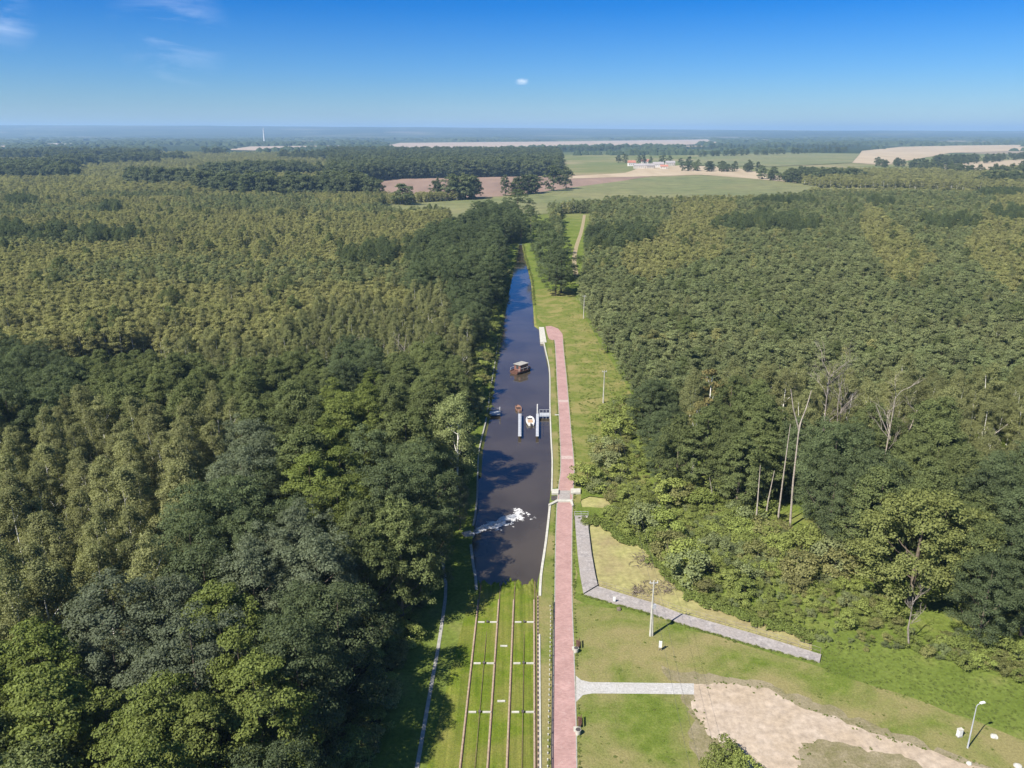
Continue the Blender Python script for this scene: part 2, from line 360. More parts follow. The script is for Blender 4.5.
def grass_material(name, tones, dry, dryscale=.12, streak=None, dlo=.44):
    m, nt, N, L, out = mat_new(name)
    geo = N.new('ShaderNodeNewGeometry'); pos = geo.outputs['Position']
    n1 = noise_n(nt, pos, .55, 7, .68); r1 = ramp(nt, [(.32, tones[0]), (.52, tones[1]), (.68, tones[2])]); L.new(n1.outputs['Fac'], r1.inputs[0]); col = r1.outputs[0]
    n2 = noise_n(nt, pos, dryscale, 5, .6, .4); r2 = ramp(nt, [(dlo, (0, 0, 0)), (dlo + .2, (.85, .85, .85))]); L.new(n2.outputs['Fac'], r2.inputs[0])
    col = mixc(nt, r2.outputs[0], col, dry)
    if streak:
        mp = N.new('ShaderNodeMapping'); mp.inputs['Rotation'].default_value = (0, 0, streak); mp.inputs['Scale'].default_value = (1.6, .03, 1); L.new(pos, mp.inputs['Vector'])
        n3 = noise_n(nt, mp.outputs[0], 1, 4, .6); r3 = ramp(nt, [(.3, (.72, .75, .7)), (.7, (1.3, 1.2, 1.2))]); L.new(n3.outputs['Fac'], r3.inputs[0])
        col = mixc(nt, 1.0, col, r3.outputs[0], 'MULTIPLY')
    n4 = noise_n(nt, pos, 3.5, 6, .75); r4 = ramp(nt, [(.3, (.68, .68, .68)), (.7, (1.3, 1.3, 1.3))]); L.new(n4.outputs['Fac'], r4.inputs[0])
    col = mixc(nt, 1.0, col, r4.outputs[0], 'MULTIPLY')
    b = N.new('ShaderNodeBsdfDiffuse'); L.new(col, b.inputs['Color'])
    bp = N.new('ShaderNodeBump'); bp.inputs['Strength'].default_value = .8; bp.inputs['Distance'].default_value = .12; L.new(n4.outputs['Fac'], bp.inputs['Height']); L.new(bp.outputs[0], b.inputs['Normal'])
    L.new(b.outputs[0], out.inputs['Surface']); return m
M['lawn'] = grass_material('lawn', [(.07, .1, .016), (.1, .13, .026), (.14, .16, .042)], (.2, .17, .08), .09, dlo=.38)
M['ramp_grass'] = grass_material('ramp_grass', [(.068, .105, .012), (.095, .132, .017), (.125, .15, .028)], (.14, .14, .04), streak=math.radians(1.2))
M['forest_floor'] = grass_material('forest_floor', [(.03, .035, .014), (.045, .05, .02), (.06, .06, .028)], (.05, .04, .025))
M['meadow'] = grass_material('meadow', [(.075, .1, .02), (.112, .132, .032), (.16, .158, .055)], (.2, .172, .07), .13)

# the near lawn and the wood floors, a few millimetres to centimetres above the ground
lawn_poly = [tuple(p[:2]) for p in L2([(571, 768), (572, 700), (573, 600), (576, 560), (577, 600), (590, 603), (652, 617), (745, 646), (822, 670), (880, 690), (1024, 735), (1100, 770), (1100, 900), (571, 900)])]
tag(sheet('mown_grass', ragged(lawn_poly, 1.2, 2.5), .006, M['lawn']), kind='structure')
verge_r = [(573, 600), (573, 540), (575, 512), (581, 500), (583, 480), (600, 470), (603, 440), (601, 420), (625, 400), (632, 395), (612, 362), (597, 338), (585, 318), (577, 300), (573, 288), (556, 290), (545, 288), (535.5, 290), (537, 318), (546, 326), (557, 440), (556, 480)]
tag(sheet('grass_verge', ragged(L2(verge_r), .3, 3, 3), .004, M['meadow']), kind='structure')
strip = [(552, 768), (552, 640), (553.5, 590), (555, 520), (556, 502), (549.8, 503), (545.5, 540), (541.5, 568), (538, 595), (538, 640), (538, 768), (538, 900), (552, 900)]
tag(sheet('canal_side_grass', L2(strip), .008, M['lawn']), kind='structure')
st2 = [(559.5, 488), (559, 470), (558, 440), (555.5, 400), (554, 370), (551.5, 345), (547, 343), (549.5, 371), (550, 405), (551, 437), (552, 460), (551.5, 488)]
tag(sheet('canal_side_grass', L2(st2), .008, M['lawn']), kind='structure')
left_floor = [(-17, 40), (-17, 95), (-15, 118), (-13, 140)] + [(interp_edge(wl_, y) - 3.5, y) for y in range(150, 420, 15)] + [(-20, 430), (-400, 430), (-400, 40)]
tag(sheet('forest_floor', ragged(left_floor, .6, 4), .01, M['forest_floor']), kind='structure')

# grass ramp that runs down into the water
def ramp_mesh():
    nx, ny = 110, 150; V = []; F = []
    a0, a1 = G(395, 900), G(540, 900)
    for j in range(ny + 1):
        for i in range(nx + 1):
            py_t = j / ny
            # from below the picture to just under the water
            Y = 50 + (131.5 - 50) * (1 - (1 - py_t) ** 1.5)
            xl = float(np.interp(Y, [50, 76, 100, 113, 118, 131.5], [-11.5, -10.3, -8.2, -6.9, -5.8, -5.9])); xr = float(np.interp(Y, [50, 76, 104, 113, 118, 131.5], [3.2, 3.35, 4.0, 4.3, 4.05, 4.6]))
            X = xl + (xr - xl) * i / nx
            z = .02
            if Y > 112.7:
                k = max(0, Y - 112.7) / 8.6
                z = .02 - k * .9 * min(1, .3 + k * 3) + (noise.noise(Vector((X * .8, Y * .3, 1))) * .2 + noise.noise(Vector((X * 2.4, Y * .9, 7))) * .16 + noise.noise(Vector((X * 5, Y * 3, 9))) * .05) * min(1, k * 2.5)
            V.append((X, Y, z))
    for j in range(ny):
        for i in range(nx):
            q = j * (nx + 1) + i; F.append((q, q + 1, q + nx + 2, q + nx + 1))
    return np_mesh('grass_ramp', V, F, True)
tag(link('grass_ramp', ramp_mesh(), M['ramp_grass']), kind='structure')

# water
def water_material():
    m, nt, N, L, out = mat_new('canal_water')
    geo = N.new('ShaderNodeNewGeometry'); pos = geo.outputs['Position']
    n0 = noise_n(nt, pos, .06, 4, .5); r = ramp(nt, [(.4, (.036, .029, .02)), (.62, (.052, .042, .03))]); L.new(n0.outputs['Fac'], r.inputs[0])
    b = N.new('ShaderNodeBsdfPrincipled'); L.new(r.outputs[0], b.inputs['Base Color']); b.inputs['Roughness'].default_value = .04; b.inputs['IOR'].default_value = 1.5
    mp = N.new('ShaderNodeMapping'); mp.inputs['Scale'].default_value = (1, .6, 1); L.new(pos, mp.inputs['Vector'])
    n1 = noise_n(nt, mp.outputs[0], 1.1, 4, .6, .3); n2 = noise_n(nt, pos, .12, 3, .5)
    mu = N.new('ShaderNodeMath'); mu.operation = 'MULTIPLY'; L.new(n1.outputs['Fac'], mu.inputs[0]); L.new(n2.outputs['Fac'], mu.inputs[1])
    bp = N.new('ShaderNodeBump'); bp.inputs['Strength'].default_value = .3; bp.inputs['Distance'].default_value = .09; L.new(mu.outputs[0], bp.inputs['Height']); L.new(bp.outputs[0], b.inputs['Normal'])
    L.new(b.outputs[0], out.inputs['Surface']); return m
M['water'] = water_material()
ex = [Vector((p.x - .4, p.y, 0)) for p in wl_]; er = [Vector((p.x + .4, p.y, 0)) for p in wr_]
tag(ribbon('canal_water', ex, er, WZ, M['water']), kind='structure')
bank = MB()
for pts in (wl_, wr_):
    pass
# earth and grass banks of the far, unwalled reach and the pond: slopes from the ground down into the water
def bank_slope(name, pts, inward, mat, closed=False):
    V = []; F = []; n = len(pts)
    for i, p in enumerate(pts):
        a = Vector(pts[(i - 1) % n][:2]) if closed or i else Vector(pts[0][:2]); b = Vector(pts[(i + 1) % n][:2]) if closed or i < n - 1 else Vector(pts[-1][:2])
        t = (b - a).normalized(); q = Vector((t.y, -t.x)) * inward
        V += [(p[0] - q.x * .3, p[1] - q.y * .3, .012), (p[0], p[1], -.02), (p[0] + q.x * 1.0, p[1] + q.y * 1.0, -.8)]
    for i in range(n if closed else n - 1):
        j = (i + 1) % n
        for k in (0, 1): F.append((3 * i + k, 3 * i + k + 1, 3 * j + k + 1, 3 * j + k))
    me = bpy.data.meshes.new(name); me.from_pydata(V, [], F); me.update()
    return tag(link(name, me, mat), kind='structure')
bank_slope('canal_bank', wl_[6:], 1, M['meadow']); bank_slope('canal_bank', wr_[11:], -1, M['meadow'])

# concrete edge walls of the canal
def edge_wall(name, px, w, side, label, mat, z=.16):
    pts = smooth_line(L2(px), 3); out = offset_line(pts, w * side)
    o = ribbon(name, pts, out, z, mat, thick=1.1)
    return tag(o, label, 'canal wall')
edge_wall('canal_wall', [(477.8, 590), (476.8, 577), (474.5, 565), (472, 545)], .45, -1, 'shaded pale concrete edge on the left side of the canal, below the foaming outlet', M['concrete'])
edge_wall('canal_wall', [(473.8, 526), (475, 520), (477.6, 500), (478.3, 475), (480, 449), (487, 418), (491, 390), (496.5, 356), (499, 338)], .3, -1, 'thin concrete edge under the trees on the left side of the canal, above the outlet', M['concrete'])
edge_wall('canal_wall', [(538.6, 596), (539.8, 575), (545, 540), (549, 505)], .42, 1, 'pale concrete edge on the right of the canal, from the grass ramp up to the culvert', M['pale_concrete'])
edge_wall('canal_wall', [(551, 491), (551.5, 460), (550.4, 437), (549.4, 405), (549, 371), (545, 350), (541.5, 334)], .32, 1, 'long pale concrete edge on the right of the canal, from the culvert up to the boat landing', M['pale_concrete'])
q = MB().prism([tuple(p[:2]) for p in L2([(540.3, 342.5), (546.5, 342.5), (544, 327.5), (539, 327.5)])], -1, .2)
tag(q.build('landing_stage', M['pale_concrete']), 'pale concrete boat landing at the far end of the red path', 'landing')

# ------------------------------------------------------------------ path and lanes
def paver_material():
    m, nt, N, L, out = mat_new('red_pavers')
    geo = N.new('ShaderNodeNewGeometry'); pos = geo.outputs['Position']
    br = N.new('ShaderNodeTexBrick'); br.inputs['Scale'].default_value = 1.0; br.inputs['Mortar Size'].default_value = .012; br.inputs['Brick Width'].default_value = .4; br.inputs['Row Height'].default_value = .2
    br.inputs['Color1'].default_value = (.255, .145, .13, 1); br.inputs['Color2'].default_value = (.315, .188, .168, 1); br.inputs['Mortar'].default_value = (.25, .18, .165, 1); L.new(pos, br.inputs['Vector'])
    n = noise_n(nt, pos, .35, 6, .6); r = ramp(nt, [(.3, (.85, .83, .83)), (.7, (1.15, 1.17, 1.18))]); L.new(n.outputs['Fac'], r.inputs[0])
    col = mixc(nt, 1.0, br.outputs['Color'], r.outputs[0], 'MULTIPLY')
    n2 = noise_n(nt, pos, 1.1, 5, .7); r2 = ramp(nt, [(.58, (0, 0, 0)), (.75, (.5, .5, .5))]); L.new(n2.outputs['Fac'], r2.inputs[0]); col = mixc(nt, r2.outputs[0], col, (.38, .31, .28))
    b = N.new('ShaderNodeBsdfPrincipled'); L.new(col, b.inputs['Base Color']); b.inputs['Roughness'].default_value = .85; L.new(b.outputs[0], out.inputs['Surface']); return m
M['pavers'] = paver_material()
PATH = [(552, 577, 860), (552.4, 576.2, 768), (553.2, 575, 700), (554.4, 573, 640), (555.2, 571.6, 600), (555.6, 571.4, 560), (556.2, 571.6, 530), (557.3, 572, 506), (559, 573, 486), (560.8, 574, 472), (561, 573, 455), (560, 570.8, 432), (559, 569, 410), (557.2, 566.4, 380), (555.8, 563.6, 352), (554.8, 562.6, 340)]
pl = smooth_line([G(a, y) for a, b, y in PATH], 2.5); pr = smooth_line([G(b, y) for a, b, y in PATH], 2.5)
k = min(len(pl), len(pr))
def resample(P, n):
    d = [0]
    for i in range(1, len(P)): d.append(d[-1] + (P[i] - P[i - 1]).length)
    t = np.linspace(0, d[-1], n); return [Vector((float(np.interp(x, d, [p.x for p in P])), float(np.interp(x, d, [p.y for p in P])), 0)) for x in t]
pl, pr = resample(pl, 90), resample(pr, 90)
tag(ribbon('red_path', pl, pr, .03, M['pavers']), kind='structure')
for nm, e, sd in (('path_kerb', pl, -1), ('path_kerb', pr, 1)):
    tag(ribbon(nm, e, offset_line(e, .14 * sd), .05, M['concrete'], thick=.2), kind='structure')
tag(sheet('path_head', L2([(554.6, 341), (563.2, 341), (562.5, 334), (558, 328.5), (551, 326), (545.5, 326.5), (546.8, 333), (549, 339)]), .034, M['pavers']), kind='structure')
M['light_paving'] = surf('light_paving', (.29, .285, .275), (.37, .36, .345), 1.5, big=(.4, (.31, .3, .28)))
tag(sheet('light_path', L2([(694, 683.5), (694, 694.5), (640, 693.8), (592, 693.5), (583, 695), (576.2, 702), (576, 676), (581, 680), (590, 682.2), (640, 682.8)]), .02, M['light_paving']), kind='structure')
M['sand'] = surf('sand', (.29, .235, .18), (.36, .3, .24), .5, bump=.25, big=(.12, (.3, .24, .175)))
M['sand'].node_tree
sandp = [(692, 684), (715, 683), (737, 684), (764, 688), (809, 709), (845, 722), (877, 734), (912, 745), (945, 756), (985, 769), (1040, 790), (1040, 820), (960, 790), (922, 768), (886, 752), (850, 745), (814, 739), (800, 746), (797, 768), (797, 830), (760, 830), (752, 775), (728, 748), (706, 733), (695, 712)]
SANDC = [tuple(p[:2]) for p in L2([(705, 692), (764, 694), (809, 715), (877, 740), (945, 762), (985, 775), (922, 772), (850, 749), (814, 742), (790, 748), (768, 768), (728, 745), (708, 728)])]
tag(sheet('sandy_track', ragged(L2(sandp), .9, .7, 9), .016, M['sand']), kind='structure')
M['worn'] = grass_material('worn_grass', [(.12, .115, .05), (.17, .148, .085), (.24, .205, .135)], (.21, .18, .12))
tag(sheet('worn_edge', ragged(L2([(660, 668), (700, 674), (745, 678), (800, 695), (870, 724), (960, 756), (1050, 786), (1050, 830), (920, 790), (880, 775), (798, 790), (700, 760), (690, 720), (686, 690)]), 1.3, .8, 4), .011, M['worn']), kind='structure')
M['band'] = surf('pale_paving_band', (.3, .22, .2), (.38, .3, .27), 2)
for y_, xa, xb in ((401, 558.6, 568.3), (457.5, 561.4, 572.6)):
    a, b = G(xa, y_), G(xb, y_); tag(sheet('paving_band', [(a.x, a.y - 1.0), (b.x, b.y - 1.0), (b.x, b.y + 1.0), (a.x, a.y + 1.0)], .036, M['band']), kind='structure')
# faint earth track up the right bank
tr = smooth_line(L2([(574, 276), (572, 262), (574, 248), (580, 230), (583, 215)]), 6)
M['earth'] = surf('earth_track', (.19, .16, .09), (.26, .21, .13), .5)
tag(ribbon('earth_track', tr, offset_line(tr, 2.6), .02, M['earth']), kind='structure')

# narrow concrete gutter in the shade of the left wood
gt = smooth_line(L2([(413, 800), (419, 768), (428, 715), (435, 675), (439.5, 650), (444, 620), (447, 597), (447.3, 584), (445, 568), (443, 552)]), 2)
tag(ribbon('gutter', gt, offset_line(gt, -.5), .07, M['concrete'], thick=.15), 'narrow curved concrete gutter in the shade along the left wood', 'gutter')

ORD = 'first second third fourth fifth sixth seventh eighth ninth tenth eleventh twelfth thirteenth fourteenth fifteenth sixteenth seventeenth eighteenth nineteenth twentieth'.split() + ['twenty-' + w for w in 'first second third fourth fifth sixth seventh eighth ninth'.split()] + ['thirtieth'] + ['thirty-' + w for w in 'first second third fourth fifth sixth seventh eighth ninth'.split()] + ['fortieth'] + ['forty-' + w for w in 'first second third fourth fifth sixth seventh eighth ninth'.split()]

# ------------------------------------------------------------------ tracks on the ramp
def line_x(px0, py0, px1, py1):
    a, b = G(px0, py0), G(px1, py1)
    return lambda Y: a.x + (b.x - a.x) * (Y - a.y) / (b.y - a.y)
RAILS = [line_x(461.4, 763, 477.3, 616), line_x(488.6, 763, 498.4, 616), line_x(507.8, 763, 513.7, 616), line_x(535.5, 763, 534.8, 616)]
Y0 = 56.0
ends = [112, 112, 112, 112]
for ti, (ra, rb) in enumerate(((0, 1), (2, 3))):
    t = empty('carriage_track', (RAILS[ra](Y0), Y0, 0), 0,
              ['left pair of rusty rails running down the grass ramp', 'right pair of rusty rails on the grass ramp, next to the cable channel'][ti], 'track')
    def loc(p): return (p[0] - t.location.x, p[1] - t.location.y, p[2])
    for r in (ra, rb):
        f = RAILS[r]; YE = ends[r]
        MB().tube([loc((f(Y0), Y0, .13)), loc((f(YE), YE, .13)), loc((f(YE + 7), YE + 7, -.62))], .065, 4).build('rail', M['rust'], t)
        sg = -1
        bm_ = MB(); a = f(Y0) - .16; b2 = f(YE) - .16
        bm_.v += [loc((a - .08, Y0, 0)), loc((a + .24, Y0, 0)), loc((b2 + .24, YE, -.05)), loc((b2 - .08, YE, -.05)), loc((a - .08, Y0, .05)), loc((a + .24, Y0, .05)), loc((b2 + .24, YE, .02)), loc((b2 - .08, YE, .02))]
        bm_.f += [[3, 2, 1, 0], [4, 5, 6, 7], [0, 1, 5, 4], [1, 2, 6, 5], [2, 3, 7, 6], [3, 0, 4, 7]]
        bm_.build('rail_bed', M['rail_bed'] if 'rail_bed' in M else M.setdefault('rail_bed', surf('rail_bed', (.2, .15, .11), (.34, .27, .2), 2.5)), t)
    Ys = [G(500, y).y for y in (622.5, 663.6, 712.5)]; dY = (Ys[0] - Ys[2]) / 2
    Yk = Ys[2] - 1 * dY
    for n in range(4):
        Y = Yk + n * dY
        xa, xb = RAILS[ra](Y), RAILS[rb](Y); g_ = xb - xa
        MB().box(loc((xa + g_ * .22, Y, .08)), (g_ * .3, .28, .12), bevel if False else 0).build('sleeper', M['pale_concrete'], t)
        MB().box(loc((xa + g_ * .79, Y, .08)), (g_ * .33, .28, .12)).build('sleeper', M['pale_concrete'], t)
        rr = MB().tube([loc((xa + g_ * .46, Y, .18)), loc((xa + g_ * .56, Y, .18))], .2, 10).build('rope_roller', M['dark_steel'], t)
sl = None
for i, y in enumerate((646.3, 701.5, 772)):
    p = G([503.8, 501.3, 497][i], y)
    o = MB().box((0, 0, .05), (1.05, .32, .14)).build('concrete_slab', M['pale_concrete']); o.location = p
    tag(o, ['small concrete slab between the two tracks, the one nearer the water', 'small concrete slab between the two tracks, the one nearer the camera', 'concrete slab between the tracks'][i], 'slab')
    if i == 2: bpy.data.objects.remove(o)
# rope traces worn into the grass: thin steel hauling rope lying between the rails
for ti, (ra, rb) in enumerate(((0, 1), (2, 3))):
    f = lambda Y: RAILS[ra](Y) * .49 + RAILS[rb](Y) * .51
    o = MB().tube([(f(56), 56, .3), (f(76), 76, .2), (f(100), 100, .12), (f(117), 117, -.5)], .035, 5).build('hauling_rope', M['rust'])
    tag(o, ['steel hauling rope running between the left pair of rails', 'steel hauling rope running between the right pair of rails'][ti], 'rope')
# cable channel beside the right rail
fc = line_x(539.4, 763, 538.7, 616)
t = empty('cable_channel', (fc(Y0), Y0, 0), 0, 'narrow pale concrete cable channel with rusty covers beside the right rails', 'channel')
def beam(f, dx0, dx1, Ya, Yb, z0, z1, name, mat, par):
    ox, oy = par.location.x, par.location.y; m_ = MB()
    P = [(f(Ya) + dx0, Ya), (f(Ya) + dx1, Ya), (f(Yb) + dx1, Yb), (f(Yb) + dx0, Yb)]
    m_.prism([(x - ox, y - oy) for x, y in P], z0, z1); return m_.build(name, mat, par)
beam(fc, .0, .22, Y0, 102.5, 0, .14, 'channel_wall', M['pale_concrete'], t)
beam(fc, -.3, -.22, Y0, 114, 0, .12, 'channel_wall', M['rust'], t)
beam(fc, -.2, -.02, Y0, 113, 0, .05, 'channel_bed', M['dark_steel'], t)
y = Y0 + 12; cp = None
while y < 113:
    if cp is None: cp = MB().box((0, 0, 0), (.2, .35, .05)).build('cover_plate', M['rail_bed'], t)
    else: cp = cp.copy(); COL.objects.link(cp)
    cp.location = (fc(y) - .11 - t.location.x, y - t.location.y, .1); y += .95
# white posts and dark rail along the left edge of the path
fp = lambda Y: float(np.interp(Y, [50, 76.6, 107.5], [G(547.4, 763).x - .3, G(547.4, 763).x, G(550.8, 616).x]))
fr_ = lambda Y: float(np.interp(Y, [50, 76.6, 113], [G(551.0, 763).x - .15, G(551.0, 763).x, G(553.7, 601).x]))
proto = empty('white_post', (0, 0, 0), 0, 'short white post in the long row beside the red path', 'post', 'white posts beside the red path')
MB().box((0, 0, .13), (.13, .13, .26)).build('post_shaft', M['pale_concrete'], proto); MB().box((0, 0, .29), (.17, .17, .06), taper=.6).build('post_cap', M['pale_concrete'], proto)
y = 76.3; first = True; npost = 0
while y < 110:
    o = proto if first else copy_tree(proto); first = False
    o['label'] = f'{ORD[npost]} nearest short white post of the row beside the red path'; npost += 1
    o.location = (fp(y), y, 0); o.rotation_euler.z = random.Random(y).uniform(-.15, .15); y += 1.05
t = empty('path_railing', (fr_(66), 66, 0), 0, 'low dark railing along the left edge of the red path', 'railing')
MB().tube([(fr_(Y) - fr_(66), Y - 66, .42) for Y in range(66, 114, 3)], .05, 6).build('rail', M['dark_steel'], t)
MB().tube([(fr_(Y) - fr_(66), Y - 66, .2) for Y in range(66, 114, 3)], .035, 6).build('rail', M['dark_steel'], t)
for Y in np.arange(66.5, 113, 2.2):
    MB().box((fr_(Y) - fr_(66), Y - 66, .22), (.08, .08, .44)).build('railing_post', M['dark_steel'], t)

# ------------------------------------------------------------------ culvert, stone walk, pond
t = empty('culvert_bridge', tuple(G(564, 495)), 0, 'short pale concrete culvert bridge where the red path crosses the sluice', 'bridge')
o0 = t.location
def rel(px, py): p = G(px, py); return (p.x - o0.x, p.y - o0.y)
MB().prism([rel(558.6, 499.5), (rel(569.8, 499.5)), rel(570.4, 490.8), rel(559, 490.8)], -.3, .075).build('deck', M['stone'], t)
MB().prism([rel(551.5, 495), rel(558.4, 495), rel(558.6, 490.6), rel(551.5, 491)], -.9, .45).build('wing_wall', M['pale_concrete'], t)
MB().prism([rel(570.7, 494.8), rel(580.5, 494.2), rel(580.5, 490.2), rel(570.7, 490.4)], -.9, .45).build('wing_wall', M['pale_concrete'], t)
MB().prism([rel(548.6, 507), rel(558, 502.5), rel(570.2, 502.5), rel(572.2, 507), rel(573.6, 506.5), rel(572.2, 500.6), rel(557, 500.6), rel(548.4, 505.3)], -.9, .3).build('wing_wall', M['pale_concrete'], t)
MB().prism([rel(551.2, 500.4), rel(558.3, 500.2), rel(558.3, 495.6), rel(551.2, 495.6)], -.9, .02).build('sluice_floor', M['dark_steel'], t)

walk_l = [(574.8, 517), (575.6, 530), (577.6, 555), (580, 575), (583.5, 595)]
walk_r = [(587.6, 517), (588.4, 530), (591.5, 555), (595, 575), (597.5, 586.5)]
t = empty('stone_walk', tuple(G(590, 592)), 0, 'grey stone embankment walk bending around the weedy pond', 'embankment'); o0 = t.location
MB().prism([rel(*p) for p in walk_l] + [rel(*p) for p in walk_r[::-1]], -.9, .34).build('paving', M['stone'], t)
far_e = [(597.6, 587.6), (625, 596), (653, 604.3), (680, 614.6), (751, 634.5), (821, 656)]
near_e = [(584.2, 595.6), (594, 598.4), (642, 611.6), (680, 624), (751, 645), (819.5, 663)]
MB().prism([rel(*p) for p in near_e] + [rel(*p) for p in far_e[::-1]], -.9, .3).build('paving', M['stone'], t)
t = empty('pond_railing', tuple(G(598, 588)), 0, 'thin grey metal railing along the pond side of the stone walk', 'railing'); o0 = t.location
rl = [(598, 587.2), (625, 595.6), (653, 603.8), (680, 614.2), (715, 624), (751, 634), (786, 645), (820, 655.4)]
for z in (.75, 1.3): MB().tube([(*rel(*p), z) for p in rl], .02, 5).build('rail', M['grey_wood'], t)
P3 = resample(L2(rl), 24)
for p in P3: MB().tube([(p.x - o0.x, p.y - o0.y, .2), (p.x - o0.x, p.y - o0.y, 1.32)], .026, 5).build('railing_post', M['grey_wood'], t)
t = empty('pond_railing', tuple(G(575, 517)), 0, 'grey metal gate railing across the far end of the stone walk', 'railing'); o0 = t.location
for z in (.7, 1.2): MB().tube([(*rel(574.6, 517), z), (*rel(588, 517), z)], .035, 5).build('rail', M['steel'], t)
for x in (574.6, 581, 588): MB().tube([(*rel(x, 517), .2), (*rel(x, 517), 1.25)], .04, 5).build('railing_post', M['steel'], t)
M['duckweed'] = surf('duckweed', (.2, .195, .07), (.265, .245, .1), .5, rough=.9, bump=.15, big=(.1, (.21, .175, .085)), lo=.3, hi=.6)
tag(sheet('duckweed_pond', [(p.x, p.y) for p in ex[:0]] or [tuple(p[:2]) for p in L2(POND)], -.18, M['duckweed']), kind='structure')
tag(sheet('duckweed_pond', [tuple(p[:2]) for p in pond2_poly], -.15, M['duckweed']), kind='structure')

# drifted branches in the pond
rnd = random.Random(5)
b_ = MB()
for (cx, cy, rx, ry, n) in ((643, 560, 13, 8, 70), (655, 588, 22, 9, 90), (637, 590, 5, 4, 40), (668, 583, 8, 12, 40)):
    for i in range(n):
        a = rnd.uniform(0, 6.28); r = rnd.random() ** .6; p = G(cx + rx * r * math.cos(a), cy + ry * r * math.sin(a)); d = rnd.uniform(0, 6.28); l = rnd.uniform(.4, 1.6)
        z = -.15 + rnd.random() * .3
        b_.tube([(p.x, p.y, z), (p.x + math.cos(d) * l * .5, p.y + math.sin(d) * l * .5, z + rnd.uniform(0, .25)), (p.x + math.cos(d + .3) * l, p.y + math.sin(d + .3) * l, z - .05)], [rnd.uniform(.03, .08), .035, .015], 4)
tag(b_.build('brushwood', M['bark']), 'tangle of brown drifted branches lying in the pond', 'brushwood', kind='stuff')

# ------------------------------------------------------------------ things in the canal
t = empty('boat_carriage', tuple(G(528.5, 425, WZ)), 0, 'half sunken steel boat carriage with two long pale walkways in the canal', 'boat carriage'); o0 = t.location
wz = .35 - WZ
def relz(px, py): p = G(px, py, .35); return (p.x - o0.x, p.y - o0.y)
for xa, xb, xc, xd in ((518.1, 521.3, 521.4, 518.4), (535.8, 538.7, 538.8, 536.2)):
    w = MB().prism([relz(xa, 436), relz(xb, 436), relz(xc, 413.6), relz(xd, 413.6)], wz - .12, wz).build('walkway', M['steel'], t)
for xx in (520, 537.3):
    for yy in (433, 426, 419, 414.5):
        p = relz(xx, yy); MB().tube([(p[0], p[1], -1.0), (p[0], p[1], wz - .1)], .09, 6).build('strut', M['dark_steel'], t)
for xx, yy in ((537.4, 411.5), (520, 411.5)):
    p = relz(xx, yy); MB().tube([(p[0], p[1], -1.2), (p[0], p[1], 3.0 if xx > 530 else 1.4)], .16, 8).build('guide_post', M['white_paint'] if xx > 530 else M['rust'], t)
for xs in (518.3, 538.6):
    p, q = relz(xs, 435.5), relz(xs, 414); MB().tube([(*p, wz + .95), (*q, wz + .95)], .03, 5).build('handrail', M['steel'], t)
def hull(L, Wd, H, mat, name, parent, stern=.75, z0=-.3, n=10, sheer=.25):
    """boat hull, bow towards +Y, with a sunk deck"""
    rings = []
    for i in range(n + 1):
        s = i / n; y = -L / 2 + L * s
        w = Wd / 2 * (stern + (1 - stern) * math.sin(min(1, s / .45) * math.pi / 2)) * (1 if s < .5 else math.sqrt(max(0, 1 - ((s - .5) / .5) ** 2.2)))
        w = max(w, .02); zt = H + sheer * max(0, s - .4) ** 2 * 2.5
        rings.append([(-w * .55, y, z0), (-w, y, zt * .45), (-w, y, zt), (-w * .84, y, zt), (-w * .82, y, zt - .22), (w * .82, y, zt - .22), (w * .84, y, zt), (w, y, zt), (w, y, zt * .45), (w * .55, y, z0)])
    V = [p for r in rings for p in r]; F = []
    for i in range(n):
        for k in range(10):
            a, b = i * 10 + k, i * 10 + (k + 1) % 10; F.append((a, b, b + 10, a + 10))
    F.append(tuple(range(10))); F.append(tuple(n * 10 + k for k in range(10))[::-1])
    me = bpy.data.meshes.new(name); me.from_pydata(V, [], F); me.update(); bm = bmesh.new(); bm.from_mesh(me); bmesh.ops.recalc_face_normals(bm, faces=bm.faces); bm.to_mesh(me); bm.free()
    return link(name, me, mat, parent)
M['cockpit'] = surf('cockpit', (.3, .2, .12), (.42, .3, .2), 3)
t = empty('motorboat', tuple(G(530.2, 422.5, WZ)), math.radians(3), 'small white motorboat with open tan cockpit lying between the two walkways', 'boat')
hull(5.2, 2.25, .75, M['white_paint'], 'hull', t)
MB().box((0, -.45, .56), (1.35, 2.2, .06)).build('cockpit_floor', M['cockpit'], t)
MB().box((0, -.5, .68), (1.2, .35, .2)).build('seat', M['cockpit'], t); MB().box((0, -1.35, .68), (1.2, .35, .2)).build('seat', M['cockpit'], t)
MB().box((0, .75, .85), (1.3, .06, .35), tilt=0).build('windscreen', M['glass'], t)
MB().box((0, -2.75, .5), (.35, .35, .7)).build('outboard_motor', M['dark_steel'], t)
t = empty('rowing_boat', tuple(G(518.4, 409.5, WZ)), math.radians(8), 'small rust brown rowing boat at the head of the left walkway', 'boat')
hull(3.6, 1.7, .6, surf('brown_paint', (.16, .085, .06), (.24, .14, .1), 3), 'hull', t)
MB().box((0, .1, .42), (1.15, 1.9, .05)).build('boat_floor', M['dark_water_wood'], t)
for yy in (-.8, .35): MB().box((0, yy, .53), (1.45, .25, .05)).build('seat', M['brown_wood'], t)
